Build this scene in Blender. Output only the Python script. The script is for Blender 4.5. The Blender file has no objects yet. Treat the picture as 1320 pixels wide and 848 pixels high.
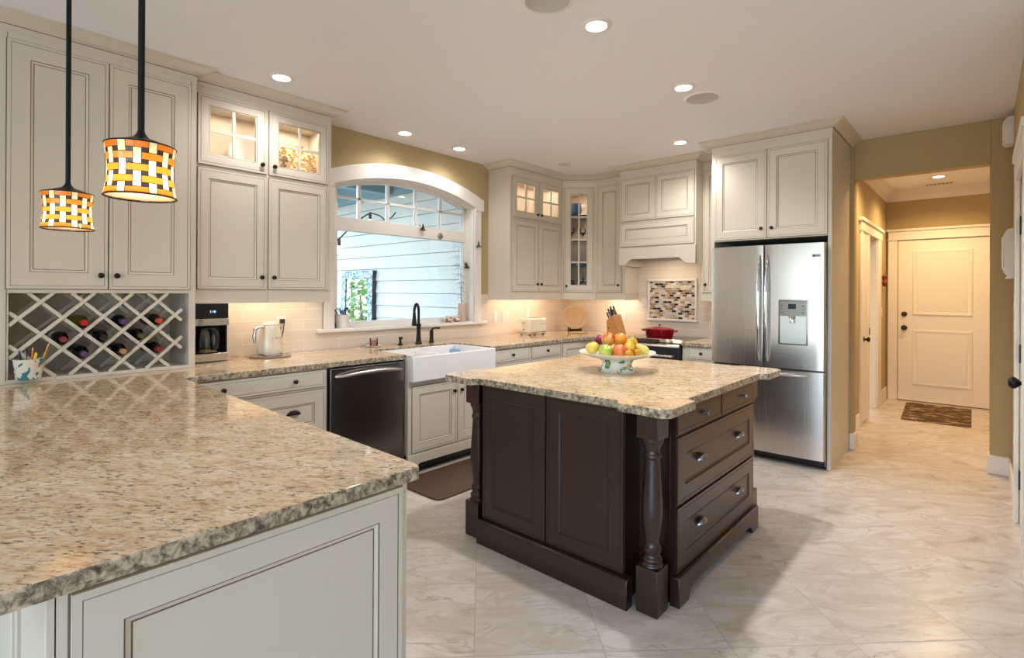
import bpy, bmesh, math, random
from mathutils import Vector, Matrix
R = math.radians
PI = math.pi
random.seed(7)
SC = bpy.context.scene
COL = SC.collection

# ---------------------------------------------------------------- camera
cam_d = bpy.data.cameras.new('camera')
cam = bpy.data.objects.new('camera', cam_d)
COL.objects.link(cam)
SC.camera = cam
_t = R(41.8); _ro = math.atan(0.0052)
_f = Vector((-math.sin(_t), math.cos(_t), 0))
_r0 = Vector((math.cos(_t), math.sin(_t), 0)); _u0 = Vector((0, 0, 1))
_r = _r0 * math.cos(_ro) + _u0 * math.sin(_ro)
_u = -_r0 * math.sin(_ro) + _u0 * math.cos(_ro)
_m = Matrix((_r, _u, -_f)).transposed().to_4x4()
_m.translation = Vector((0, 0, 1.38))
cam.matrix_world = _m
cam_d.sensor_width = 36.0
cam_d.lens = 678.0 / 1320.0 * 36.0
cam_d.shift_y = -46.7 / 1320.0
cam_d.clip_start = 0.02
cam_d.clip_end = 200

# ---------------------------------------------------------------- colour management
vs = SC.view_settings
SC.display_settings.display_device = 'sRGB'
vs.view_transform = 'Standard'
vs.look = 'None'
vs.gamma = 1.0
vs.use_curve_mapping = False
vs.exposure = 0.63
SC.cycles.max_bounces = 10
SC.cycles.diffuse_bounces = 5
SC.cycles.glossy_bounces = 4
SC.cycles.transmission_bounces = 6
SC.cycles.transparent_max_bounces = 12
SC.cycles.sample_clamp_indirect = 6.0
SC.cycles.caustics_reflective = False
SC.cycles.caustics_refractive = False
SC.cycles.use_denoising = True

# ---------------------------------------------------------------- light levels
WORLD_STRENGTH = 4.4
DOWNLIGHT_W = 58.0
UNDERCAB_W = 1.3
CABINET_W = 2.2
HALL_W = 66.0
PENDANT_W = 1.3
WARM = (1.0, 0.80, 0.60)
SOFTWARM = (1.0, 0.97, 0.945)
HALLWARM = (1.0, 0.66, 0.30)

# ---------------------------------------------------------------- world: overcast sky over lawn
world = bpy.data.worlds.new('overcast_sky'); SC.world = world
world.use_nodes = True
nt = world.node_tree
bg = nt.nodes['Background']
tc = nt.nodes.new('ShaderNodeTexCoord')
sx = nt.nodes.new('ShaderNodeSeparateXYZ')
rmp = nt.nodes.new('ShaderNodeValToRGB')
mp = nt.nodes.new('ShaderNodeMapRange')
mp.inputs[1].default_value = -1; mp.inputs[2].default_value = 1
nt.links.new(tc.outputs['Generated'], sx.inputs[0])
nt.links.new(sx.outputs['Z'], mp.inputs[0])
nt.links.new(mp.outputs[0], rmp.inputs[0])
el = rmp.color_ramp.elements
el[0].position = 0.0; el[0].color = (0.40, 0.41, 0.42, 1)
el[1].position = 1.0; el[1].color = (0.60, 0.82, 1.2, 1)
for p, c in ((0.44, (0.43, 0.46, 0.44, 1)), (0.495, (0.40, 0.50, 0.40, 1)), (0.54, (0.68, 0.88, 1.05, 1)), (0.66, (0.70, 0.92, 1.22, 1))):
    e = el.new(p); e.color = c
nt.links.new(rmp.outputs[0], bg.inputs[0])
bg.inputs[1].default_value = WORLD_STRENGTH

# ================================================================ materials
def lin(c):
    c = c / 255.0
    return c / 12.92 if c <= 0.04045 else ((c + 0.055) / 1.055) ** 2.4
def rgb(r, g, b):
    return (lin(r), lin(g), lin(b), 1)

class NT:
    def __init__(s, name):
        s.m = bpy.data.materials.new(name); s.m.use_nodes = True
        s.t = s.m.node_tree; s.b = s.t.nodes['Principled BSDF']; s.o = s.t.nodes['Material Output']
    def n(s, typ, **kw):
        x = s.t.nodes.new('ShaderNode' + typ)
        for k, v in kw.items():
            if k.startswith('i'):
                key = k[1:]
                x.inputs[int(key) if key.isdigit() else key.replace('_', ' ')].default_value = v
            else: setattr(x, k, v)
        return x
    def l(s, a, b):
        s.t.links.new(a, b)
    def ramp(s, fac, stops, const=False):
        x = s.n('ValToRGB'); e = x.color_ramp.elements
        if const: x.color_ramp.interpolation = 'CONSTANT'
        e[0].position, e[0].color = stops[0]; e[1].position, e[1].color = stops[-1]
        for p, c in stops[1:-1]:
            y = e.new(p); y.color = c
        s.l(fac, x.inputs[0]); return x.outputs[0]
    def math(s, op, a, b=None):
        x = s.n('Math', operation=op)
        for i, v in enumerate((a, b)):
            if v is None: continue
            if isinstance(v, (int, float)): x.inputs[i].default_value = v
            else: s.l(v, x.inputs[i])
        return x.outputs[0]
    def mix(s, fac, a, b, blend='MIX'):
        x = s.n('MixRGB', blend_type=blend)
        for i, v in enumerate((fac, a, b)):
            if isinstance(v, (int, float)): x.inputs[i].default_value = v
            elif isinstance(v, tuple): x.inputs[i].default_value = v
            else: s.l(v, x.inputs[i])
        return x.outputs[0]
    def obj(s):
        return s.n('TexCoord').outputs['Object']
    def pos(s):
        return s.n('NewGeometry').outputs['Position']
    def mapped(s, v, scale=(1, 1, 1), rot=(0, 0, 0), loc=(0, 0, 0)):
        x = s.n('Mapping'); x.inputs['Scale'].default_value = scale; x.inputs['Rotation'].default_value = rot; x.inputs['Location'].default_value = loc
        s.l(v, x.inputs[0]); return x.outputs[0]
    def noise(s, v, scale, detail=3, rough=0.55, dist=0):
        x = s.n('TexNoise'); x.inputs['Scale'].default_value = scale; x.inputs['Detail'].default_value = detail
        x.inputs['Roughness'].default_value = rough; x.inputs['Distortion'].default_value = dist
        s.l(v, x.inputs['Vector']); return x.outputs['Fac']
    def bump(s, h, strength=0.3, dist=0.002):
        x = s.n('Bump'); x.inputs['Strength'].default_value = strength; x.inputs['Distance'].default_value = dist
        s.l(h, x.inputs['Height']); s.l(x.outputs[0], s.b.inputs['Normal'])

def plain(name, col, rough=0.5, metal=0.0, var=0.03, scale=12, spec=None, coat=0):
    t = NT(name)
    n = t.noise(t.pos(), scale, 2)
    c2 = tuple(max(0, x * (1 - var * 2)) for x in col[:3]) + (1,)
    t.l(t.mix(n, c2, tuple(min(1, x * (1 + var)) for x in col[:3]) + (1,)), t.b.inputs['Base Color'])
    t.b.inputs['Roughness'].default_value = rough
    t.b.inputs['Metallic'].default_value = metal
    if spec is not None: t.b.inputs['Specular IOR Level'].default_value = spec
    if coat: t.b.inputs['Coat Weight'].default_value = coat; t.b.inputs['Coat Roughness'].default_value = 0.08
    return t.m

def emit(name, col, strength):
    t = NT(name)
    t.b.inputs['Base Color'].default_value = col
    t.b.inputs['Emission Color'].default_value = col
    t.b.inputs['Emission Strength'].default_value = strength
    return t.m

def pane_glass(name, tint=(1, 1, 1, 1), refl=1.0):
    t = NT(name); t.t.nodes.remove(t.b)
    tr = t.n('BsdfTransparent'); tr.inputs[0].default_value = tint
    gl = t.n('BsdfGlossy'); gl.inputs['Roughness'].default_value = 0.0
    fr = t.n('Fresnel'); fr.inputs[0].default_value = 1.45
    mx = t.n('MixShader')
    t.l(t.math('MULTIPLY', fr.outputs[0], refl), mx.inputs[0]); t.l(tr.outputs[0], mx.inputs[1]); t.l(gl.outputs[0], mx.inputs[2])
    t.l(mx.outputs[0], t.o.inputs[0])
    return t.m

M = {}
M['paint'] = plain('cream_cabinet_paint', rgb(211, 202, 187), 0.42, var=0.012, scale=3)
M['glaze'] = plain('brown_glaze_line', rgb(112, 94, 74), 0.6)
M['inside'] = plain('cabinet_interior', rgb(228, 212, 190), 0.6)
M['white'] = plain('white_trim_paint', rgb(232, 226, 220), 0.45, var=0.01, scale=3)
M['ceiling'] = plain('ceiling_paint', rgb(236, 236, 241), 0.9, var=0.006, scale=2)
M['wall'] = plain('olive_tan_wall_paint', rgb(184, 163, 122), 0.85, var=0.012, scale=2)
M['bronze'] = plain('dark_bronze', rgb(58, 48, 42), 0.28, 0.9)
M['black'] = plain('black_plastic', rgb(22, 22, 25), 0.3)
M['blackmetal'] = plain('matte_black_metal', rgb(30, 29, 30), 0.42, 0.6)
M['porcelain'] = plain('white_fireclay', rgb(238, 233, 230), 0.12, var=0.005)
M['chrome'] = plain('polished_chrome', rgb(205, 205, 208), 0.08, 1.0, var=0.0)
M['pewter'] = plain('antique_pewter', rgb(150, 150, 152), 0.25, 1.0)
M['cream_enamel'] = plain('cream_enamel', rgb(232, 222, 200), 0.14, coat=0.6, var=0.005)
M['red_enamel'] = plain('red_enamel', rgb(150, 10, 28), 0.15, coat=0.6, var=0.02)
M['window_glass'] = pane_glass('window_glass')
M['cabinet_glass'] = pane_glass('cabinet_glass', refl=0.7)
M['clear_glass'] = pane_glass('drinking_glass', (0.93, 0.95, 0.95, 1), 1.2)
M['lamp'] = emit('downlight_lens', (1, 0.95, 0.86, 1), 14)
M['bulb'] = emit('pendant_bulb', (1, 0.88, 0.68, 1), 3)

def wood(name, c1, c2, rough, scale=(30, 30, 1.6), coat=0):
    t = NT(name)
    v = t.mapped(t.obj(), scale)
    n = t.noise(v, 2.2, 5, 0.6, 0.4)
    t.l(t.ramp(n, [(0.3, c1), (0.7, c2)]), t.b.inputs['Base Color'])
    t.b.inputs['Roughness'].default_value = rough
    t.bump(n, 0.05, 0.001)
    if coat: t.b.inputs['Coat Weight'].default_value = coat; t.b.inputs['Coat Roughness'].default_value = 0.2
    return t.m
M['espresso'] = wood('espresso_stained_wood', rgb(40, 21, 17), rgb(50, 28, 22), 0.30, coat=0.3)
M['darkline'] = plain('espresso_groove', rgb(20, 13, 11), 0.6)
M['blockwood'] = wood('acacia_block_wood', rgb(176, 116, 62), rgb(206, 150, 92), 0.45, (60, 60, 6))
def ringwood():
    t = NT('turned_wood_rings')
    s = t.n('SeparateXYZ'); t.l(t.obj(), s.inputs[0])
    r = t.math('SQRT', t.math('ADD', t.math('MULTIPLY', s.outputs[0], s.outputs[0]), t.math('MULTIPLY', s.outputs[2], s.outputs[2])))
    k = t.math('SINE', t.math('MULTIPLY', r, 300.0))
    t.l(t.ramp(k, [(0.0, rgb(168, 136, 96)), (0.75, rgb(176, 144, 102)), (1.0, rgb(140, 106, 68))]), t.b.inputs['Base Color'])
    t.b.inputs['Roughness'].default_value = 0.45
    return t.m
M['platewood'] = ringwood()

def steel(name, col, rough, vertical=True):
    t = NT(name)
    sc = (260, 260, 1.2) if vertical else (1.2, 1.2, 260)
    n = t.noise(t.mapped(t.obj(), sc), 1.0, 3)
    t.l(t.mix(n, tuple(x * .93 for x in col[:3]) + (1,), col), t.b.inputs['Base Color'])
    t.l(t.math('ADD', t.math('MULTIPLY', n, 0.08), rough - 0.04), t.b.inputs['Roughness'])
    t.b.inputs['Metallic'].default_value = 1.0
    t.b.inputs['Anisotropic'].default_value = 0.5
    return t.m
M['steel'] = steel('brushed_stainless_steel', rgb(212, 203, 198), 0.26)
M['steel_dark'] = steel('dark_stainless_steel', rgb(150, 146, 144), 0.25)

def granite():
    t = NT('cream_brown_granite')
    p = t.pos()
    q = t.mapped(t.mapped(p, (1, 1, 1), (0, 0, R(-36))), (1.0, 2.7, 2.0))
    big = t.noise(q, 4.5, 4, 0.6, 0.6)
    mid = t.noise(q, 21, 5, 0.62, 0.7)
    fine = t.noise(q, 48, 4, 0.65, 0.3)
    base = t.ramp(mid, [(0.27, rgb(118, 90, 62)), (0.36, rgb(186, 152, 110)), (0.45, rgb(214, 186, 148)), (0.58, rgb(226, 204, 172)), (0.74, rgb(240, 228, 210))])
    warm = t.mix(t.ramp(big, [(0.42, (0, 0, 0, 1)), (0.68, (0.55, 0.55, 0.55, 1))]), base, rgb(200, 162, 116))
    sp = t.ramp(fine, [(0.535, (0, 0, 0, 1)), (0.595, (1, 1, 1, 1))])
    gate = t.ramp(t.noise(q, 11, 3, 0.6, 0.5), [(0.38, (0.15, 0.15, 0.15, 1)), (0.58, (1, 1, 1, 1))])
    c = t.mix(t.math('MULTIPLY', sp, gate), warm, rgb(92, 72, 56))
    v = t.n('TexVoronoi'); v.inputs['Scale'].default_value = 34; v.inputs['Randomness'].default_value = 1
    t.l(q, v.inputs['Vector'])
    dk = t.ramp(v.outputs['Distance'], [(0.14, (1, 1, 1, 1)), (0.26, (0, 0, 0, 1))])
    g2 = t.ramp(t.noise(p, 17, 2), [(0.52, (0, 0, 0, 1)), (0.58, (1, 1, 1, 1))])
    c = t.mix(t.math('MULTIPLY', dk, g2), c, rgb(48, 40, 36))
    t.l(c, t.b.inputs['Base Color'])
    t.b.inputs['Roughness'].default_value = 0.07
    t.b.inputs['Specular IOR Level'].default_value = 0.8
    return t.m
M['granite'] = granite()

def granite_edge():
    t = NT('chiselled_granite_edge')
    p = t.pos()
    n = t.noise(p, 46, 5, 0.7, 0.5)
    c = t.ramp(n, [(0.32, rgb(48, 42, 38)), (0.44, rgb(120, 108, 92)), (0.56, rgb(188, 172, 146)), (0.72, rgb(216, 204, 182))])
    t.l(c, t.b.inputs['Base Color'])
    t.b.inputs['Roughness'].default_value = 0.3
    t.bump(t.noise(p, 60, 4), 0.6, 0.006)
    return t.m
M['granite_edge'] = granite_edge()

def floor_mat():
    t = NT('marble_look_floor_tile')
    p = t.mapped(t.pos(), (1, 1, 1), (0, 0, R(-45)))
    s = t.n('SeparateXYZ'); t.l(p, s.inputs[0])
    S = 0.5
    u = t.math('DIVIDE', t.math('ADD', s.outputs[0], 0.025), S)
    v = t.math('DIVIDE', t.math('ADD', s.outputs[1], 0.0), S)
    fu = t.math('FLOOR', u); fv = t.math('FLOOR', v)
    cid = t.n('CombineXYZ'); t.l(fu, cid.inputs[0]); t.l(fv, cid.inputs[1])
    wn = t.n('TexWhiteNoise'); wn.noise_dimensions = '3D'; t.l(cid.outputs[0], wn.inputs['Vector'])
    off = t.n('VectorMath', operation='SCALE'); t.l(wn.outputs['Color'], off.inputs[0]); off.inputs['Scale'].default_value = 9.0
    ad = t.n('VectorMath', operation='ADD'); t.l(p, ad.inputs[0]); t.l(off.outputs[0], ad.inputs[1])
    q = t.mapped(ad.outputs[0], (1.0, 2.3, 1), (0, 0, R(30)))
    n1 = t.noise(q, 1.9, 6, 0.64, 1.5)
    n2 = t.noise(q, 2.6, 4, 0.55, 0.9)
    base = t.ramp(n1, [(0.26, rgb(170, 156, 142)), (0.42, rgb(202, 191, 180)), (0.58, rgb(219, 212, 206)), (0.76, rgb(190, 176, 160))])
    vein = t.ramp(t.math('ABSOLUTE', t.math('SUBTRACT', n2, 0.5)), [(0.0, (1, 1, 1, 1)), (0.008, (0.55, 0.55, 0.55, 1)), (0.035, (0, 0, 0, 1))])
    gate = t.ramp(n1, [(0.44, (0.05, 0.05, 0.05, 1)), (0.60, (0.62, 0.62, 0.62, 1))])
    c = t.mix(t.math('MULTIPLY', vein, gate), base, rgb(150, 128, 104))
    br = t.math('MULTIPLY_ADD' if False else 'MULTIPLY', wn.outputs['Value'], 0.34)
    c = t.mix(br, c, rgb(186, 176, 166))
    def edge(w):
        f = t.math('FRACT', w)
        return t.math('MINIMUM', f, t.math('SUBTRACT', 1.0, f))
    d = t.math('MINIMUM', edge(u), edge(v))
    g = t.math('LESS_THAN', d, 0.006)
    c = t.mix(t.math('MULTIPLY', g, 0.75), c, rgb(172, 160, 148))
    t.l(c, t.b.inputs['Base Color'])
    t.l(t.math('ADD', t.math('MULTIPLY', g, 0.4), 0.24), t.b.inputs['Roughness'])
    t.b.inputs['Specular IOR Level'].default_value = 0.3
    return t.m
M['floor'] = floor_mat()

def subway(axis):
    t = NT('cream_subway_tile_' + axis)
    s = t.n('SeparateXYZ'); t.l(t.pos(), s.inputs[0])
    c = t.n('CombineXYZ'); t.l(s.outputs['X' if axis == 'x' else 'Y'], c.inputs[0])
    t.l(t.math('SUBTRACT', s.outputs['Z'], 0.915), c.inputs[1])
    b = t.n('TexBrick'); t.l(c.outputs[0], b.inputs['Vector'])
    b.inputs['Scale'].default_value = 1.0; b.inputs['Brick Width'].default_value = 0.305; b.inputs['Row Height'].default_value = 0.083
    b.inputs['Mortar Size'].default_value = 0.0022; b.inputs['Mortar Smooth'].default_value = 0.2
    b.inputs['Color1'].default_value = rgb(226, 212, 196); b.inputs['Color2'].default_value = rgb(222, 207, 190); b.inputs['Mortar'].default_value = rgb(240, 230, 216)
    t.l(b.outputs['Color'], t.b.inputs['Base Color'])
    t.b.inputs['Roughness'].default_value = 0.16
    inv = t.math('SUBTRACT', 1.0, b.outputs['Fac'])
    t.bump(inv, 0.35, 0.002)
    return t.m
M['tile_x'] = subway('x'); M['tile_y'] = subway('y')

def mosaic(name, stops, w, h, mortar, axes=('X', 'Z'), rough=0.15):
    t = NT(name)
    s = t.n('SeparateXYZ'); t.l(t.obj(), s.inputs[0])
    row = t.math('DIVIDE', s.outputs[axes[1]], h); fr = t.math('FLOOR', row)
    col = t.math('ADD', t.math('DIVIDE', s.outputs[axes[0]], w), t.math('MULTIPLY', t.math('MODULO', fr, 2.0), 0.5)); fc = t.math('FLOOR', col)
    cid = t.n('CombineXYZ'); t.l(fc, cid.inputs[0]); t.l(fr, cid.inputs[1])
    wn = t.n('TexWhiteNoise'); t.l(cid.outputs[0], wn.inputs['Vector'])
    c = t.ramp(wn.outputs['Value'], stops, True)
    def edge(x, size):
        f = t.math('FRACT', x)
        return t.math('MULTIPLY', t.math('MINIMUM', f, t.math('SUBTRACT', 1.0, f)), size)
    d = t.math('MINIMUM', edge(col, w), edge(row, h))
    g = t.math('LESS_THAN', d, mortar)
    t.l(t.mix(g, c, rgb(206, 196, 184)), t.b.inputs['Base Color'])
    t.b.inputs['Roughness'].default_value = rough
    t.bump(t.math('SUBTRACT', 1.0, g), 0.4, 0.002)
    return t.m
M['mosaic'] = mosaic('glass_stone_mosaic', [(0.0, rgb(206, 196, 184)), (0.26, rgb(184, 172, 156)), (0.42, rgb(222, 212, 198)), (0.6, rgb(160, 144, 126)),
    (0.68, rgb(168, 122, 80)), (0.75, rgb(112, 90, 74)), (0.80, rgb(206, 180, 146)), (0.87, rgb(36, 36, 46)), (1.0, rgb(30, 30, 36))], 0.05, 0.0247, 0.0014)
M['bluemosaic'] = mosaic('blue_glass_mosaic', [(0.0, rgb(30, 80, 150)), (0.25, rgb(90, 160, 205)), (0.45, rgb(210, 228, 235)), (0.65, rgb(20, 60, 120)), (0.8, rgb(120, 190, 210)), (1.0, rgb(60, 110, 170))], 0.022, 0.022, 0.001)

def siding():
    t = NT('painted_siding')
    n = t.noise(t.mapped(t.pos(), (1, 1, 30)), 3, 2)
    t.l(t.mix(n, rgb(184, 187, 182), rgb(192, 194, 188)), t.b.inputs['Base Color'])
    t.b.inputs['Roughness'].default_value = 0.6
    return t.m
M['siding'] = siding()
M['patio_ceiling'] = plain('porch_ceiling_paint', rgb(98, 132, 142), 0.7)
M['patio_floor'] = plain('patio_concrete', rgb(170, 165, 158), 0.8, var=0.08, scale=6)
M['mirror'] = plain('mirror_glass', (0.9, 0.92, 0.92, 1), 0.01, 1.0, var=0)
M['leaf'] = plain('green_leaf', rgb(92, 130, 58), 0.5, var=0.25, scale=9)
M['drygrass'] = plain('dried_grass', rgb(88, 84, 66), 0.8, var=0.1)
M['bark'] = plain('bark', rgb(96, 78, 60), 0.9, var=0.2)
def matmat():
    t = NT('brown_comfort_mat')
    n = t.noise(t.pos(), 160, 3)
    t.l(t.mix(n, rgb(74, 54, 44), rgb(92, 68, 55)), t.b.inputs['Base Color']); t.b.inputs['Roughness'].default_value = 0.55
    t.bump(n, 0.2, 0.001); return t.m
M['floormat'] = matmat()
def rugmat():
    t = NT('woven_brown_rug')
    v = t.mapped(t.pos(), (5, 13, 1))
    n = t.noise(v, 1.2, 4, 0.7)
    t.l(t.ramp(n, [(0.38, rgb(44, 30, 24)), (0.47, rgb(96, 72, 56)), (0.52, rgb(60, 42, 32)), (0.60, rgb(184, 156, 124))], False), t.b.inputs['Base Color'])
    t.b.inputs['Roughness'].default_value = 0.95; return t.m
M['rug'] = rugmat()

# ================================================================ mesh helpers
class MB:
    def __init__(s, oz=0.0):
        s.v = []; s.f = []; s.m = []; s.oz = oz
    def add(s, vs, fs, mi=0):
        o = len(s.v)
        s.v += [(x, y, z - s.oz) for x, y, z in vs]
        for f in fs:
            s.f.append(tuple(i + o for i in f)); s.m.append(mi)
    def box(s, x0, x1, y0, y1, z0, z1, mi=0):
        s.add([(x, y, z) for x in (x0, x1) for y in (y0, y1) for z in (z0, z1)],
              [(0, 1, 3, 2), (4, 6, 7, 5), (0, 4, 5, 1), (2, 3, 7, 6), (0, 2, 6, 4), (1, 5, 7, 3)], mi)
        return s
    def prism(s, poly, axis, d0, d1, mi=0, cap=None):
        # poly: 2D outline; axis: the extrusion axis
        n = len(poly)
        def P(a, b, d):
            return {'x': (d, a, b), 'y': (a, d, b), 'z': (a, b, d)}[axis]
        vs = [P(a, b, d0) for a, b in poly] + [P(a, b, d1) for a, b in poly]
        s.add(vs, [(i, (i + 1) % n, n + (i + 1) % n, n + i) for i in range(n)], mi)
        s.add(vs, [tuple(range(n - 1, -1, -1)), tuple(range(n, 2 * n))], mi if cap is None else cap)
        return s
    def rings(s, x0, x1, z0, z1, spec, cap=None):
        # nested rectangles facing -y; spec: (inset, y, material of the band leading to this ring)
        vs = []
        for ins, y, *_ in spec:
            vs += [(x0 + ins, y, z0 + ins), (x1 - ins, y, z0 + ins), (x1 - ins, y, z1 - ins), (x0 + ins, y, z1 - ins)]
        o = len(s.v)
        s.v += [(x, y, z - s.oz) for x, y, z in vs]
        for i in range(1, len(spec)):
            for k in range(4):
                a = (i - 1) * 4
                s.f.append((o + a + k, o + a + (k + 1) % 4, o + a + 4 + (k + 1) % 4, o + a + 4 + k)); s.m.append(spec[i][2])
        if cap is not None:
            a = (len(spec) - 1) * 4
            s.f.append((o + a, o + a + 1, o + a + 2, o + a + 3)); s.m.append(cap)
        return s
    def lathe(s, prof, c=(0, 0, 0), seg=24, axis='z', mi=0, mats=None, wav=None):
        vs = []; n = len(prof)
        for k in range(seg):
            a = 2 * PI * k / seg
            for r, h in prof:
                rr = r * (wav(a) if wav else 1)
                p = (rr * math.cos(a), rr * math.sin(a), h)
                if axis == 'y': p = (p[0], -p[2], p[1])      # height runs towards -y
                elif axis == 'x': p = (p[2], p[0], p[1])
                vs.append((p[0] + c[0], p[1] + c[1], p[2] + c[2]))
        for i in range(n - 1):
            mm = mats[i] if mats else mi
            s.add([], [], 0)
            for k in range(seg):
                k2 = (k + 1) % seg
                s.f.append((len(s.v) + k * n + i, len(s.v) + k2 * n + i, len(s.v) + k2 * n + i + 1, len(s.v) + k * n + i + 1)); s.m.append(mm)
        s.v += [(x, y, z - s.oz) for x, y, z in vs]
        return s
    def tube(s, pts, r, seg=10, mi=0, closed=False, flat=1.0):
        pts = [Vector(p) for p in pts]; n = len(pts)
        rs = r if isinstance(r, (list, tuple)) else [r] * n
        up = Vector((0, 0, 1)); vs = []
        prev = None
        for i, p in enumerate(pts):
            if closed: d = pts[(i + 1) % n] - pts[i - 1]
            else: d = pts[min(i + 1, n - 1)] - pts[max(i - 1, 0)]
            d.normalize()
            if prev is None:
                a = d.cross(up)
                if a.length < 0.1: a = d.cross(Vector((0, 1, 0)))
            else:
                a = prev - d * prev.dot(d)
            a.normalize(); prev = a
            b = d.cross(a)
            for k in range(seg):
                t = 2 * PI * k / seg
                vs.append(tuple(p + a * rs[i] * math.cos(t) + b * rs[i] * flat * math.sin(t)))
        fs = []
        for i in range(n if closed else n - 1):
            j = (i + 1) % n
            for k in range(seg):
                fs.append((i * seg + k, i * seg + (k + 1) % seg, j * seg + (k + 1) % seg, j * seg + k))
        if not closed:
            fs.append(tuple(range(seg - 1, -1, -1))); fs.append(tuple((n - 1) * seg + k for k in range(seg)))
        s.add(vs, fs, mi)
        return s
    def ball(s, c, r, seg=16, rings=10, mi=0, sq=(1, 1, 1), dent=0.0):
        pr = []
        vs = [];
        for i in range(rings + 1):
            t = PI * i / rings
            for k in range(seg):
                a = 2 * PI * k / seg
                rr = math.sin(t); h = math.cos(t)
                if dent: h -= dent * math.exp(-(rr / 0.35) ** 2) * (1 if h > 0 else -0.6)
                vs.append((c[0] + r * sq[0] * rr * math.cos(a), c[1] + r * sq[1] * rr * math.sin(a), c[2] + r * sq[2] * h))
        fs = []
        for i in range(rings):
            for k in range(seg):
                fs.append((i * seg + k, (i + 1) * seg + k, (i + 1) * seg + (k + 1) % seg, i * seg + (k + 1) % seg))
        s.add(vs, fs, mi)
        return s
    def sweep(s, path, prof, side=1, mats=None, mi=0):
        # path: open 2D polyline; prof: (offset outward, z); mitred corners
        pts = [Vector(p) for p in path]; n = len(pts); nor = []
        for i in range(n):
            ds = []
            if i > 0: ds.append((pts[i] - pts[i - 1]).normalized())
            if i < n - 1: ds.append((pts[i + 1] - pts[i]).normalized())
            ns = [Vector((d.y, -d.x)) * side for d in ds]
            if len(ns) == 1: nor.append(ns[0])
            else:
                b = (ns[0] + ns[1]); nor.append(b / max(0.3, (1 + ns[0].dot(ns[1]))))
        vs = []
        for d, z in prof:
            for p, q in zip(pts, nor):
                w = p + q * d; vs.append((w.x, w.y, z))
        o = len(s.v); s.v += [(x, y, z - s.oz) for x, y, z in vs]
        for j in range(len(prof) - 1):
            for i in range(n - 1):
                s.f.append((o + j * n + i, o + j * n + i + 1, o + (j + 1) * n + i + 1, o + (j + 1) * n + i)); s.m.append(mats[j] if mats else mi)
        for e in (0, n - 1):
            s.f.append(tuple(o + j * n + e for j in range(len(prof)))); s.m.append(mi)
        return s
    def mesh(s, name, mats, recalc=True):
        me = bpy.data.meshes.new(name)
        me.from_pydata(s.v, [], s.f)
        for m in mats: me.materials.append(M[m] if isinstance(m, str) else m)
        me.polygons.foreach_set('material_index', s.m)
        bm = bmesh.new(); bm.from_mesh(me)
        bmesh.ops.remove_doubles(bm, verts=bm.verts, dist=1e-5)
        bmesh.ops.dissolve_degenerate(bm, edges=bm.edges, dist=1e-6)
        if recalc: bmesh.ops.recalc_face_normals(bm, faces=bm.faces)
        bm.to_mesh(me); bm.free()
        me.polygons.foreach_set('use_smooth', [True] * len(me.polygons))
        me.set_sharp_from_angle(angle=R(34))
        me.update()
        return me
    def build(s, name, mats, parent=None, bevel=0, loc=None, rot=None, segs=2):
        if isinstance(mats, str): mats = [mats]
        return link(name, s.mesh(name, mats), parent, bevel, loc, rot, segs)

def link(name, me, parent=None, bevel=0, loc=None, rot=None, segs=2):
    o = bpy.data.objects.new(name, me); COL.objects.link(o)
    if parent is not None: o.parent = parent
    if loc is not None: o.location = loc
    if rot is not None: o.rotation_euler = rot
    if bevel:
        b = o.modifiers.new('bevel', 'BEVEL'); b.width = bevel; b.segments = segs; b.limit_method = 'ANGLE'; b.angle_limit = R(40)
        b.harden_normals = False
    return o

def tag(o, label=None, cat=None, group=None, kind=None):
    if label: o['label'] = label
    if cat: o['category'] = cat
    if group: o['group'] = group
    if kind: o['kind'] = kind
    return o

class Unit:
    """an Empty at the thing's base; its parts are built in its own frame (x right, -y out, z up)"""
    def __init__(s, name, label, cat, loc, rotz=0.0, group=None, kind=None):
        s.o = bpy.data.objects.new(name, None); COL.objects.link(s.o)
        s.o.empty_display_size = 0.1
        s.o.location = loc; s.o.rotation_euler = (0, 0, rotz); s.z = loc[2]
        tag(s.o, label, cat, group, kind)
    def mb(s): return MB(s.z)
WIN = PI / 2      # faces +x, away from the window wall

def struct(name, mb, mats, bevel=0, label=None):
    o = mb.build(name, mats, bevel=bevel)
    o['kind'] = 'structure'
    if label: o['label'] = label
    return o

def copy_tree(o, parent=None):
    c = o.copy(); COL.objects.link(c)
    if parent is not None: c.parent = parent
    for ch in list(o.children):
        copy_tree(ch, c)
    return c

def text_mesh(body, size, extrude=0.001):
    cu = bpy.data.curves.new('lettering', 'FONT'); cu.body = body; cu.size = size; cu.extrude = extrude
    cu.align_x = 'CENTER'; cu.align_y = 'CENTER'
    o = bpy.data.objects.new('lettering', cu); COL.objects.link(o)
    me = bpy.data.meshes.new_from_object(o.evaluated_get(bpy.context.evaluated_depsgraph_get()))
    bpy.data.objects.remove(o); bpy.data.curves.remove(cu)
    return me

# ================================================================ the room
WX = -3.96      # window wall plane
BY = 5.51       # fridge wall plane
CZ = 2.74
struct('floor', MB().box(-4.12, 4.2, -3.6, 8.75, -0.06, 0.0), ['floor'])
struct('ceiling', MB().box(-4.12, 4.2, -3.6, 8.75, CZ, CZ + 0.1), ['ceiling'])

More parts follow.
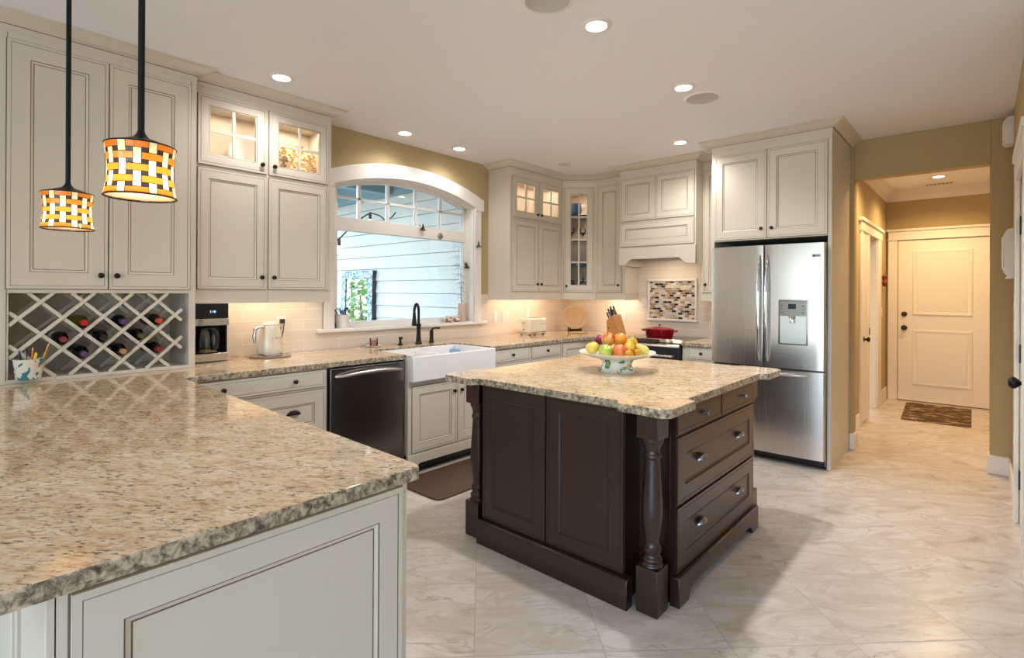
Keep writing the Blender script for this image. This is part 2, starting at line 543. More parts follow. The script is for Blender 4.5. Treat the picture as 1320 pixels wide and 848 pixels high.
def arch_z(y, A=2.41, k=0.223): return A - k * (y - 3.03) ** 2
w = MB()
w.box(-4.12, WX, -3.6, 2.24, 0, CZ)
w.box(-4.12, WX, 3.83, 5.63, 0, CZ)
w.box(-4.12, WX, 2.24, 3.83, 0, 1.06)
NA = 24
top = [(2.24 + (3.83 - 2.24) * i / NA) for i in range(NA + 1)]
w.prism([(y, arch_z(y)) for y in top] + [(3.83, CZ), (2.24, CZ)], 'x', -4.12, WX)
struct('wall_left', w, ['wall'])
w = MB()
w.box(-4.12, -0.85, BY, BY + 0.12, 0, CZ)
w.box(0.047, 0.29, BY, BY + 0.12, 0, CZ)
w.box(-0.85, 0.047, BY, BY + 0.12, 2.40, CZ)
struct('wall_back', w, ['wall'], bevel=0.006)
w = MB()
w.box(0.17, 0.29, 4.42, BY + 0.001, 0, CZ)
w.box(0.17, 0.29, 3.42, 3.66, 0, CZ)
w.box(0.17, 0.29, 3.66, 4.42, 2.06, CZ)
w.box(0.29, 4.2, 3.42, 3.54, 0, CZ)
struct('wall_right', w, ['wall'])
w = MB()
w.box(-1.08, -0.96, BY + 0.12, 7.06, 0, CZ)
w.box(-1.08, -0.96, 7.72, 8.58, 0, CZ)
w.box(-1.08, -0.96, 7.06, 7.72, 2.04, CZ)
struct('wall_hall_left', w, ['wall'])
w = MB(); w.box(-4.12, -2.5, -3.72, -3.6, 0, CZ); w.box(-2.5, 4.2, -3.72, -3.6, 2.32, CZ); w.box(-0.75, -0.6, -3.72, -3.6, 0, 2.32); w.box(1.15, 1.3, -3.72, -3.6, 0, 2.32); w.box(3.3, 4.2, -3.72, -3.6, 0, 2.32)
struct('wall_near_added', w, ['white'])  # unseen, added for the refrigerator's reflection; white to brighten it
w = MB(); w.box(4.08, 4.2, -3.6, -1.1, 0, CZ); w.box(4.08, 4.2, -0.3, 3.42, 0, CZ); w.box(4.08, 4.2, -1.1, -0.3, 2.0, CZ); w.box(4.08, 4.2, -1.1, -0.3, 0, 1.1)
struct('wall_far_right_added', w, ['white'])  # unseen, added to cut light from the right; its opening lets blue sky in
struct('wall_hall_back', MB().box(-1.08, 0.87, 8.58, 8.7, 0, CZ), ['wall'])
struct('wall_hall_right', MB().box(0.75, 0.87, BY + 0.12, 8.58, 0, CZ), ['wall'])

# baseboards
def bb(name, x0, x1, y0, y1, h=0.145):
    struct(name, MB().box(x0, x1, y0, y1, 0, h), ['white'], bevel=0.006)
bb('baseboard_back', -0.88, -0.835, BY - 0.016, BY + 0.136)
bb('baseboard_opening', 0.032, 0.17, BY - 0.016, BY + 0.136)
bb('baseboard_right', 0.154, 0.17, 4.53, BY - 0.016)
bb('baseboard_hall_left', -0.96, -0.944, 8.0, 8.56, 0.16)
bb('baseboard_hall_back', 0.19, 0.75, 8.564, 8.58)
bb('baseboard_hall_right', 0.734, 0.75, BY + 0.136, 8.56)
bb('baseboard_hall_near', -0.96, -0.944, BY + 0.12, 6.5)

# hall ceiling crown
cr = [(0.0, 2.61), (0.012, 2.61), (0.02, 2.65), (0.05, 2.69), (0.085, 2.715), (0.10, 2.74)]
mbc = MB()
mbc.sweep([(-0.96, BY + 0.12), (-0.96, 8.58), (0.75, 8.58), (0.75, BY + 0.12)], cr, side=1)
struct('trim_1', mbc, ['white'])

# hall back door
u = Unit('door_1', 'cream two-panel hall door with black knob and deadbolt', 'door', (-0.825, 8.545, 0), kind='structure')
b = u.mb()
b.box(0, 0.90, 0, 0.035, 0.012, 2.09)
P0 = 0.0
b.build('leaf', ['white'], u.o)
for z0, z1 in ((1.12, 1.95), (0.22, 0.93)):
    b = u.mb()
    b.rings(0.15, 0.74, z0, z1, [(0, -0.0005), (0.006, -0.012, 0), (0.02, -0.012, 0), (0.035, -0.003, 0), (0.05, -0.003, 0)])
    xs = [0.20 + i * (0.49 / 6) for i in range(7)]
    for i in range(6):
        b.box(xs[i] + 0.003, xs[i + 1] - 0.003, -0.005, -0.0005, z0 + 0.05, z1 - 0.05)
    b.build('door_panel', ['white'], u.o)
for z in (0.95, 1.13):
    b = u.mb()
    b.lathe([(0, 0.062), (0.018, 0.06), (0.027, 0.05), (0.028, 0.04), (0.02, 0.03), (0.012, 0.022), (0.012, 0.012), (0.032, 0.008), (0.034, 0), (0, 0)] if z < 1 else [(0, 0.024), (0.02, 0.024), (0.03, 0.016), (0.033, 0), (0, 0)], (0.065, 0, z), 18, 'y')
    b.build('knob' if z < 1 else 'deadbolt', ['bronze'], u.o)
for z in (0.28, 1.05, 1.82):
    u.mb().box(0.896, 0.912, -0.006, 0.0, z - 0.05, z + 0.05).build('hinge', ['bronze'], u.o)
w = MB()
w.box(-0.935, -0.832, 8.535, 8.58, 0, 2.10)
w.box(0.082, 0.185, 8.535, 8.58, 0, 2.10)
w.box(-0.935, 0.185, 8.53, 8.58, 2.10, 2.21)
w.box(-0.96, 0.21, 8.515, 8.58, 2.21, 2.24)
w.box(-0.945, 0.195, 8.524, 8.58, 2.095, 2.112)
struct('trim_2', w, ['white'], bevel=0.004)

# side doorway and door in the hall
w = MB()
w.box(-0.96, -0.938, 6.52, 6.62, 0, 2.05)
w.box(-0.96, -0.938, 6.955, 7.06, 0, 2.05)
w.box(-0.96, -0.938, 7.72, 7.98, 0, 2.05)
w.box(-0.96, -0.932, 6.50, 8.0, 2.05, 2.15)
w.box(-0.96, -0.915, 6.46, 8.04, 2.15, 2.185)
w.box(-1.08, -0.955, 7.055, 7.075, 0, 2.05); w.box(-1.08, -0.955, 7.705, 7.725, 0, 2.05)
struct('trim_3', w, ['white'], bevel=0.004)
struct('wall_closet_back', MB().box(-1.5, -1.46, 6.7, 8.1, 0, 2.3), ['white'])
u = Unit('door_2', 'narrow white hall side door with black knob', 'door', (-0.95, 6.62, 0), WIN, kind='structure')
u.mb().box(0, 0.335, -0.004, 0.03, 0.01, 2.05).build('leaf', ['white'], u.o)
u.mb().lathe([(0, 0.06), (0.02, 0.058), (0.028, 0.046), (0.022, 0.032), (0.011, 0.024), (0.011, 0.01), (0.03, 0.006), (0.03, 0), (0, 0)], (0.10, -0.004, 0.9), 16, 'y').build('knob', ['bronze'], u.o)
u.mb().box(0.40, 0.425, -0.018, -0.005, 0.93, 1.01).build('strike_plate', ['bronze'], u.o)

# french door in the right wall, seen edge on
w = MB()
w.box(0.148, 0.17, 4.42, 4.515, 0, 2.08)
w.box(0.148, 0.17, 3.565, 3.66, 0, 2.08)
w.box(0.146, 0.17, 3.55, 4.53, 2.08, 2.20)
w.box(0.136, 0.17, 3.53, 4.55, 2.20, 2.245)
struct('trim_4', w, ['white'], bevel=0.004)
u = Unit('door_3', 'white glazed door standing edge on at the right', 'door', (0.178, 4.41, 0), -PI / 2, kind='structure')
b = u.mb()
b.box(0, 0.11, -0.004, 0.036, 0.01, 2.04); b.box(0.64, 0.745, -0.004, 0.036, 0.01, 2.04)
b.box(0.11, 0.64, -0.004, 0.036, 0.01, 0.25); b.box(0.11, 0.64, -0.004, 0.036, 1.92, 2.04)
b.build('door_frame', ['white'], u.o, bevel=0.003)
u.mb().box(0.10, 0.65, 0.012, 0.018, 0.24, 1.93).build('pane', ['window_glass'], u.o)
for z in (0.27, 1.03, 1.80):
    u.mb().box(-0.004, 0.034, -0.012, -0.003, z - 0.055, z + 0.055).build('hinge', ['black'], u.o)
u.mb().lathe([(0, 0.075), (0.02, 0.072), (0.031, 0.058), (0.031, 0.048), (0.02, 0.034), (0.011, 0.028), (0.011, 0.01), (0.032, 0.006), (0.033, 0), (0, 0)], (0.665, -0.004, 0.93), 20, 'y').build('knob', ['blackmetal'], u.o)

# ---------------------------------------------------------------- arched window
u = Unit('window_1', 'arched white kitchen window above the sink', 'window', (WX, 3.03, 1.06), WIN, kind='structure')
# local x = world y - 3.03 ; local y = -(world x - WX)
b = u.mb()
def az(x, A, k=0.22): return A - k * x * x
N = 28
xs = [-0.92 + 1.84 * i / N for i in range(N + 1)]
outer = [(x, az(x, 2.535)) for x in xs]
inn = [(x, az(x, 2.405)) for x in [-0.80 + 1.60 * i / N for i in range(N + 1)]]
b.prism(outer + [(0.92, 2.235), (0.80, 2.235)] + inn[::-1] + [(-0.80, 2.235), (-0.92, 2.235)], 'y', -0.03, 0.0)
b.box(0.795, 0.888, -0.022, 0, 1.08, 2.262); b.box(-0.888, -0.795, -0.022, 0, 1.08, 2.262)
b.build('casing', ['white'], u.o, bevel=0.004)
b = u.mb()
b.box(-0.95, 0.95, -0.06, 0.0, 1.052, 1.08); b.box(-0.79, 0.79, 0.0, 0.11, 1.06, 1.08)
b.build('window_sill', ['white'], u.o, bevel=0.005)
b = u.mb()   # reveal lining
lin_o = [(x, az(x, 2.41, 0.223) - 0.0005) for x in [-0.795 + 1.59 * i / N for i in range(N + 1)]]
lin_i = [(x * 0.985, az(x, 2.41, 0.223) - 0.013) for x in [-0.795 + 1.59 * i / N for i in range(N + 1)]]
b.prism(lin_o + lin_i[::-1], 'y', -0.001, 0.115)
b.box(0.783, 0.7945, -0.001, 0.115, 1.08, 2.27); b.box(-0.7945, -0.783, -0.001, 0.115, 1.08, 2.27)
b.build('reveal', ['white'], u.o)
b = u.mb()   # sash frame
b.box(0.742, 0.785, 0.10, 0.155, 1.08, 2.26); b.box(-0.785, -0.703, 0.10, 0.155, 1.08, 2.26)
b.box(-0.785, 0.785, 0.095, 0.155, 1.905, 2.018)
b.box(-0.785, 0.785, 0.10, 0.155, 1.08, 1.125)
fo = [(x, az(x, 2.40, 0.223)) for x in [-0.785 + 1.57 * i / N for i in range(N + 1)]]
fi = [(x, az(x, 2.372, 0.223)) for x in [-0.785 + 1.57 * i / N for i in range(N + 1)]]
b.prism(fo + fi[::-1], 'y', 0.10, 0.155)
b.build('window_frame', ['white'], u.o, bevel=0.003)
b = u.mb()
for x in (-0.484, -0.185, 0.135, 0.442):
    b.box(x - 0.011, x + 0.011, 0.112, 0.148, 2.01, az(x, 2.385, 0.223))
b.box(-0.70, 0.745, 0.112, 0.148, 2.183, 2.203)
b.build('muntin', ['white'], u.o)
b = u.mb()
b.box(-0.71, 0.75, 0.126, 0.132, 1.12, 1.91)
b.build('pane', ['window_glass'], u.o)
b = u.mb()
gi = [(x, az(x, 2.38, 0.223)) for x in [-0.71 + 1.46 * i / N for i in range(N + 1)]]
b.prism([(-0.71, 2.01), (0.75, 2.01)] + gi[::-1], 'y', 0.127, 0.133)
b.build('pane', ['window_glass'], u.o)

# ---------------------------------------------------------------- backsplash tile
w = MB()
w.box(WX, WX + 0.009, 1.10, 2.135, 0.915, 1.42)
w.box(WX, WX + 0.009, 2.135, 3.985, 0.915, 1.05)
w.box(WX, WX + 0.009, 3.985, 5.50, 0.915, 1.36); w.box(WX, WX + 0.009, 3.925, 3.985, 1.05, 1.36)
struct('wall_tiles_left', w, ['tile_y'])
w = MB()
w.box(-3.951, -1.822, BY - 0.009, BY, 0.915, 1.86)
struct('wall_tiles_back', w, ['tile_x'])
u = Unit('mosaic_backsplash', 'framed mosaic tile panel on the wall behind the range', 'tile panel', (-2.55, BY - 0.009, 1.075))
u.mb().box(-0.262, 0.262, -0.010, 0, 1.10, 1.515).build('mosaic_tiles', ['mosaic'], u.o)
b = u.mb()
b.box(-0.285, 0.285, -0.018, 0, 1.515, 1.54); b.box(-0.295, 0.295, -0.022, 0, 1.075, 1.10)
b.box(-0.285, -0.262, -0.018, 0, 1.10, 1.515); b.box(0.262, 0.285, -0.018, 0, 1.10, 1.515)
b.build('tile_border', ['white'], u.o, bevel=0.004)

# ================================================================ the porch outside the window
w = MB()
prof = []; z = 0.037
poly = [(4.36, 0.0), (4.36, 3.1)]
rows = []
while z < 3.0:
    rows.append(z); z += 0.1665
pts = []
for zz in rows:
    pts += [(4.180, zz), (4.196, zz + 0.160), (4.222, zz + 0.161), (4.222, zz + 0.1664)]
w.prism([(4.36, rows[0])] + pts + [(4.36, pts[-1][1])], 'x', -7.34, -4.121)
struct('wall_porch', w, ['siding'])
struct('trim_porch_corner', MB().box(-7.46, -7.34, 4.16, 4.36, 0, 3.0), ['white'])
struct('ceiling_porch', MB().box(-7.6, -4.121, 2.3, 4.36, 2.86, 2.94), ['patio_ceiling'])
w = MB(); w.box(-5.75, -5.6, 2.3, 3.98, 2.62, 2.86); w.box(-7.6, -7.46, 2.3, 4.36, 2.62, 2.86); w.box(-7.46, -4.125, 3.98, 4.185, 2.66, 2.86)
struct('beam_porch', w, ['patio_ceiling'])
struct('floor_porch', MB().box(-9.5, -4.121, -4.0, 4.36, -0.12, -0.04), ['patio_floor'])

# ================================================================ cabinet builders
PG = ['paint', 'glaze']; DG = ['espresso', 'darkline']
def knob_mesh(mat):
    b = MB()
    b.lathe([(0, 0.026), (0.008, 0.0255), (0.0145, 0.021), (0.015, 0.017), (0.009, 0.012), (0.006, 0.009), (0.006, 0.004), (0.010, 0.0015), (0.010, 0), (0, 0)], seg=16, axis='y')
    return b.mesh('knob', [mat])
KNOB = knob_mesh('bronze'); KNOB_P = knob_mesh('pewter')
def cup_mesh(mat):
    b = MB(); n = 14; m = 6; vs = []; fs = []
    for i in range(n + 1):
        a = PI * i / n
        for j in range(m + 1):
            t = (PI / 2) * j / m
            k = math.cos(t)
            vs.append((0.042 * math.cos(a) * k, -0.026 * math.sin(t) - 0.001, 0.027 * math.sin(a) * k - 0.006 + 0.010 * math.sin(t)))
    for i in range(n):
        for j in range(m):
            a = i * (m + 1) + j
            fs.append((a, a + m + 1, a + m + 2, a + 1))
    b.add(vs, fs)
    b.prism([(0.046 * math.cos(PI * i / n), 0.031 * math.sin(PI * i / n) - 0.008) for i in range(n + 1)], 'y', -0.002, 0.0)
    return b.mesh('cup_pull', [mat])
CUP = cup_mesh('bronze'); CUP_P = cup_mesh('pewter')

def knob_at(parent, x, z, y=-0.010, pewter=False, cup=False, oz=0):
    me = (CUP_P if pewter else CUP) if cup else (KNOB_P if pewter else KNOB)
    return link('cup_pull' if cup else 'knob', me, parent, loc=(x, y, z - oz))

def door_spec(st, glass=False, inner=True):
    S = [(-0.004, -0.0008), (0.0, -0.0008, 1), (0.0005, -0.010, 0), (0.014, -0.010, 0), (0.0155, -0.0082, 1), (0.017, -0.010, 0)]
    if glass: return S + [(st, -0.010, 0), (st + 0.003, -0.008, 1), (st + 0.008, -0.006, 0), (st + 0.008, 0.012, 0)]
    return S + [(st, -0.010, 0), (st + 0.003, -0.0075, 1), (st + 0.012, -0.003, 0), (st + 0.0155, -0.003, 1)]
def front(u, name, x0, x1, z0, z1, st=0.062, mats=PG, flat=False, glass=None, knobs=(), cup=False, pewter=False, label=None, frame_mats=None):
    b = u.mb()
    if flat:
        b.rings(x0, x1, z0, z1, door_spec(st)[:6], 0)
    elif glass:
        b.rings(x0, x1, z0, z1, door_spec(st, True), None)
    else:
        b.rings(x0, x1, z0, z1, door_spec(st), 0)
    o = b.build(name, mats, u.o)
    if glass:
        nx, nz = glass
        gx0, gx1, gz0, gz1 = x0 + st + 0.008, x1 - st - 0.008, z0 + st + 0.008, z1 - st - 0.008
        g = u.mb(); g.box(gx0, gx1, 0.002, 0.005, gz0, gz1); g.build('pane', ['cabinet_glass'], o)
        g = u.mb()
        for i in range(1, nx):
            x = gx0 + (gx1 - gx0) * i / nx; g.box(x - 0.009, x + 0.009, -0.009, 0.0015, gz0, gz1)
        for i in range(1, nz):
            z = gz0 + (gz1 - gz0) * i / nz; g.box(gx0, gx1, -0.0085, 0.0015, z - 0.009, z + 0.009)
        g.build('muntin', ['paint'], o)
    for kx, kz in knobs:
        knob_at(o, kx, kz, oz=u.z, cup=cup, pewter=pewter)
    if label: o['label'] = label
    return o
CROWN = [(0.0, 2.66), (0.003, 2.66), (0.004, 2.688), (0.010, 2.690), (0.011, 2.694), (0.022, 2.697), (0.045, 2.708), (0.070, 2.722), (0.082, 2.730), (0.090, 2.733), (0.090, 2.7395), (0.0, 2.7395)]
CROWN_M = [0, 0, 1, 0, 0, 0, 0, 0, 0, 0, 0]

# ---------------------------------------------------------------- wine cabinet standing on the counter
u = Unit('wine_cabinet', 'tall cream cabinet with lattice wine rack standing on the counter', 'cabinet', (-3.58, 0.16, 0.915), WIN)
# local x = y - 0.16 ; depth 0.378
D = 0.376; X1 = 0.945
b = u.mb()
b.box(0, X1, 0.0, D, 1.383, 2.70)                      # upper box
b.box(0, 0.118, 0, D, 0.916, 1.383); b.box(X1 - 0.035, X1, 0, D, 0.916, 1.383)
b.box(0.118, X1 - 0.035, 0.0, D, 0.916, 0.934)
b.box(0.118, X1 - 0.035, D - 0.015, D, 0.934, 1.383)
b.box(0.118, X1 - 0.035, 0, 0.03, 1.366, 1.383)
b.build('body', ['paint'], u.o)
b = u.mb(); b.box(0.109, 0.112, -0.0012, 0, 0.93, 2.65, 0); b.box(X1 - 0.032, X1 - 0.029, -0.0012, 0, 1.39, 2.65, 0)
b.build('glaze_line', ['glaze'], u.o)
front(u, 'cabinet_door', 0.109, 0.512, 1.388, 2.622, 0.085, knobs=((0.48, 1.462),))
front(u, 'cabinet_door', 0.517, 0.913, 1.388, 2.622, 0.085, knobs=((0.55, 1.462),))
b = u.mb(); b.sweep([(0, 0.0), (X1, 0.0), (X1, 0.07)], CROWN, 1, CROWN_M); b.build('crown_molding', PG, u.o)
# lattice: two layers of crossing bars
def lattice(yf):
    b = u.mb(); zc = 1.2375; yc = 0.571 - 0.16
    x0, x1, z0, z1 = 0.12, 0.875, 0.934, 1.366
    hx, hz = 0.0857, 0.0825
    L = math.hypot(hx, hz)
    for sgn in (1, -1):
        for k in range(-8, 9):
            if (k % 2) == 0: continue
            # line: (x - yc)/hx - sgn*(z - zc)/hz = k
            pts = []
            def zx(x): return zc + ((x - yc) / hx - k) * hz * sgn
            def xz(z): return yc + hx * (k + (z - zc) / hz * sgn)
            c = []
            for x in (x0, x1):
                z = zx(x)
                if z0 <= z <= z1: c.append((x, z))
            for z in (z0, z1):
                x = xz(z)
                if x0 < x < x1: c.append((x, z))
            if len(c) < 2: continue
            c.sort(); (xa, za), (xb, zb) = c[0], c[-1]
            if abs(xa - xb) < 0.02: continue
            nx_, nz_ = -(zb - za), xb - xa; l = math.hypot(nx_, nz_); nx_ *= 0.0085 / l; nz_ *= 0.0085 / l
            dy = 0.0 if sgn > 0 else 0.006
            b.prism([(xa + nx_, za + nz_), (xb + nx_, zb + nz_), (xb - nx_, zb - nz_), (xa - nx_, za - nz_)], 'y', yf + dy, yf + dy + 0.016)
    b.build('lattice', ['paint'], u.o)
lattice(0.006); lattice(0.25)

# ---------------------------------------------------------------- two-door wall cabinet with glass uppers (left of window)
def plates_cab():
    u = Unit('upper_cabinet', 'cream wall cabinet with two glass top doors left of the window', 'cabinet', (-3.645, 1.108, 1.305), WIN)
    W_ = 0.926; D = 0.313
    b = u.mb()
    b.box(0, W_, 0, D, 1.385, 2.16)
    b.box(0, 0.02, 0, D, 2.16, 2.70); b.box(W_ - 0.02, W_, 0, D, 2.16, 2.70)
    b.box(0.02, W_ - 0.02, D - 0.012, D, 2.16, 2.70); b.box(0.02, W_ - 0.02, 0, D, 2.60, 2.70)
    b.box(0.02, W_ - 0.02, 0, 0.018, 2.16, 2.18)
    b.box(0.44, 0.468, 0, 0.018, 2.18, 2.60); b.box(0.02, 0.05, 0, 0.018, 2.18, 2.60); b.box(0.87, W_ - 0.02, 0, 0.018, 2.18, 2.60)
    b.build('body', ['paint'], u.o)
    m = 0.445
    front(u, 'cabinet_door', 0.025, m, 1.395, 2.155, 0.062, knobs=((m - 0.032, 1.475),))
    front(u, 'cabinet_door', m + 0.018, 0.896, 1.395, 2.155, 0.062, knobs=((m + 0.05, 1.475),))
    front(u, 'glass_door', 0.025, m, 2.178, 2.615, 0.062, glass=(2, 2), knobs=((m - 0.032, 2.235),))
    front(u, 'glass_door', m + 0.018, 0.896, 2.178, 2.615, 0.062, glass=(2, 2), knobs=((m + 0.05, 2.235),))
    b = u.mb(); b.sweep([(0, 0.0), (W_, 0.0), (W_, D)], CROWN, 1, CROWN_M); b.build('crown_molding', PG, u.o)
    b = u.mb(); b.box(0, W_ * 0.5 - 0.001, 0.004, 0.022, 1.305, 1.385); b.box(W_ * 0.5 + 0.001, W_, 0.004, 0.022, 1.305, 1.385); b.box(W_ - 0.018, W_, 0.022, D, 1.305, 1.385)
    b.build('light_rail', ['paint'], u.o, bevel=0.002)
plates_cab()

# ---------------------------------------------------------------- wall cabinet right of the window
def right_cab():
    u = Unit('upper_cabinet', 'cream wall cabinet with two small glass top doors right of the window', 'cabinet', (-3.645, 4.04, 1.305), WIN)
    W_ = 0.915; D = 0.313
    b = u.mb()
    b.box(0, W_, 0, D, 1.385, 2.16)
    b.box(0, 0.02, 0, D, 2.16, 2.69); b.box(W_ - 0.02, W_, 0, D, 2.16, 2.69)
    b.box(0.02, W_ - 0.02, D - 0.012, D, 2.16, 2.69); b.box(0.02, W_ - 0.02, 0, D, 2.60, 2.69)
    b.box(0.02, W_ - 0.02, 0, 0.018, 2.16, 2.18)
    b.box(0.45, 0.485, 0, 0.018, 2.18, 2.60); b.box(0.02, 0.06, 0, 0.018, 2.18, 2.60); b.box(0.87, W_ - 0.02, 0, 0.018, 2.18, 2.60)
    b.build('body', ['paint'], u.o)
    m = 0.465
    front(u, 'cabinet_door', 0.035, m, 1.395, 2.155, 0.06, knobs=((m - 0.03, 1.475),))
    front(u, 'cabinet_door', m + 0.006, 0.892, 1.395, 2.155, 0.06, knobs=((m + 0.036, 1.475),))
    front(u, 'glass_door', 0.035, m, 2.178, 2.605, 0.06, glass=(2, 2), knobs=((m - 0.03, 2.232),))
    front(u, 'glass_door', m + 0.006, 0.892, 2.178, 2.605, 0.06, glass=(2, 2), knobs=((m + 0.036, 2.232),))
    b = u.mb(); b.box(0, W_, 0.004, 0.022, 1.305, 1.385); b.box(0, 0.018, 0.022, D, 1.305, 1.385)
    b.build('light_rail', ['paint'], u.o, bevel=0.002)
right_cab()

# ---------------------------------------------------------------- diagonal corner cabinet with tall glass door
ang = math.atan2(0.235, 0.295)
u = Unit('corner_cabinet', 'diagonal corner cabinet with tall glass door of eight panes', 'cabinet', (-3.645, 4.955, 1.305), ang)
CW = math.hypot(0.295, 0.235)
def loc_(px, py):
    dx, dy = px + 3.645, py - 4.955
    return (dx * math.cos(ang) + dy * math.sin(ang), -dx * math.sin(ang) + dy * math.cos(ang))
pent = [loc_(-3.645, 4.956), loc_(-3.958, 4.956), loc_(-3.958, 5.508), loc_(-3.35, 5.508), loc_(-3.35, 5.19)]
b = u.mb()
def wallseg(p, q, z0, z1, t=0.012):
    d = Vector((q[0] - p[0], q[1] - p[1])).normalized(); n_ = Vector((-d.y, d.x)) * t
    b.prism([p, q, (q[0] - n_.x, q[1] - n_.y), (p[0] - n_.x, p[1] - n_.y)], 'z', z0 - u.z + u.z, z1)
for i in range(4):
    wallseg(pent[i], pent[i + 1], 1.385, 2.69)
b.prism(pent, 'z', 1.385, 1.405); b.prism(pent, 'z', 2.60, 2.69)
b.box(0.0, 0.03, 0, 0.018, 1.385, 2.60); b.box(CW - 0.03, CW, 0, 0.018, 1.385, 2.60)
b.build('body', ['inside'], u.o)
ins = [(x + (0.5 * CW - x) * 0.06, y + (0.22 - y) * 0.08 + 0.008) for x, y in pent]
for z in (1.68, 1.975, 2.28):
    u.mb().prism(ins, 'z', z, z + 0.014).build('shelf', ['clear_glass'], u.o)
front(u, 'glass_door', 0.018, CW - 0.018, 1.395, 2.605, 0.072, glass=(2, 4), knobs=((0.046, 1.462),))
b = u.mb(); b.box(0, CW, 0.004, 0.022, 1.305, 1.385); b.build('light_rail', ['paint'], u.o, bevel=0.002)
CORNER_U = u

# ---------------------------------------------------------------- narrow cabinet left of hood
u = Unit('upper_cabinet', 'narrow one-door cream wall cabinet between corner cabinet and hood', 'cabinet', (-3.35, 5.19, 1.305))
b = u.mb(); b.box(0, 0.395, 0, 0.318, 1.385, 2.69); b.build('body', ['paint'], u.o)
front(u, 'cabinet_door', 0.03, 0.35, 1.395, 2.605, 0.07, knobs=((0.318, 1.47),))
b = u.mb(); b.box(0, 0.395, 0.004, 0.022, 1.305, 1.385); b.box(0.377, 0.395, 0.022, 0.30, 1.305, 1.385); b.box(0.39, 0.40, 0.0, 0.30, 1.372, 1.388)
b.build('light_rail', ['paint'], u.o, bevel=0.002)

# ---------------------------------------------------------------- range hood
u = Unit('range_hood', 'cream panelled range hood with arched valance', 'range hood', (-2.93, 5.02, 1.68))
HW = 0.845
b = u.mb()
b.box(0, HW, 0.0, 0.488, 1.86, 2.69)
b.box(0, 0.02, 0, 0.488, 1.68, 1.86); b.box(HW - 0.02, HW, 0, 0.488, 1.68, 1.86)
b.build('body', ['paint'], u.o)
front(u, 'cabinet_door', 0.015, 0.418, 2.148, 2.60, 0.062)
front(u, 'cabinet_door', 0.424, HW - 0.018, 2.148, 2.60, 0.062)
front(u, 'panel', 0.015, HW - 0.018, 1.878, 2.125, 0.062)
b = u.mb()
b.prism([(0, 1.68), (0.075, 1.68), (0.14, 1.742), (HW - 0.17, 1.742), (HW - 0.10, 1.68), (HW, 1.68), (HW, 1.862), (0, 1.862)], 'y', -0.012, 0.02)
b.build('valance', ['paint'], u.o, bevel=0.003)
b = u.mb(); b.box(0.02, HW - 0.02, 0.05, 0.48, 1.765, 1.775); b.build('hood_liner', ['steel'], u.o)

# ---------------------------------------------------------------- narrow cabinet right of hood
u = Unit('upper_cabinet', 'narrow cream wall cabinet tucked between hood and refrigerator', 'cabinet', (-2.10, 5.19, 1.305))
b = u.mb(); b.box(0, 0.275, 0, 0.318, 1.385, 2.69); b.build('body', ['paint'], u.o)
front(u, 'cabinet_door', 0.018, 0.255, 1.395, 2.605, 0.062, knobs=((0.05, 1.47),))
b = u.mb(); b.box(0, 0.275, 0.004, 0.022, 1.305, 1.385); b.box(0, 0.018, 0.022, 0.30, 1.305, 1.385); b.build('light_rail', ['paint'], u.o, bevel=0.002)

b = MB()
b.sweep([(-3.958, 4.04), (-3.645, 4.04), (-3.645, 4.955), (-3.35, 5.19), (-2.93, 5.19), (-2.93, 5.02), (-2.085, 5.02), (-2.085, 5.19), (-1.826, 5.19)], CROWN, 1, CROWN_M)
o = struct('trim_crown', b, PG)

# ---------------------------------------------------------------- refrigerator surround
u = Unit('refrigerator_surround', 'cream tall surround with two doors above the refrigerator', 'cabinet', (-1.822, 4.735, 0))
FW = 0.942; FD = 0.774
b = u.mb()
b.box(0, 0.026, 0, FD, 0, 1.845); b.box(FW - 0.026, FW, 0, FD, 0, 1.845)
b.box(0, FW, 0.0, FD, 1.845, 2.69)
b.build('body', ['paint'], u.o, bevel=0.0015)
front(u, 'cabinet_door', 0.028, 0.464, 1.856, 2.60, 0.07, knobs=((0.425, 1.935),))
front(u, 'cabinet_door', 0.470, 0.912, 1.856, 2.60, 0.07, knobs=((0.508, 1.935),))
b = u.mb(); b.sweep([(0, 0.45), (0, 0), (FW, 0), (FW, FD)], CROWN, 1, CROWN_M); b.build('crown_molding', PG, u.o)

# ================================================================ base cabinets
def kick(u, x0, x1, d, z=0.10, back=0.07):
    u.mb().box(x0, x1, back, d, 0.0, z).build('toe_kick', ['black'], u.o)
# left drawers
u = Unit('drawer_cabinet', 'cream drawer cabinet left of the dishwasher', 'cabinet', (-3.225, 0.89, 0), WIN)
b = u.mb(); b.box(0, 0.886, 0, 0.72, 0.10, 0.876); b.build('body', ['paint'], u.o)
kick(u, 0, 0.886, 0.70)
front(u, 'drawer', 0.075, 0.872, 0.762, 0.868, flat=True, knobs=((0.245, 0.815), (0.665, 0.815)))
front(u, 'drawer', 0.075, 0.872, 0.455, 0.742, 0.075, knobs=((0.24, 0.612), (0.658, 0.612)), cup=True)
front(u, 'drawer', 0.075, 0.872, 0.135, 0.435, 0.075, knobs=((0.24, 0.30), (0.658, 0.30)), cup=True)
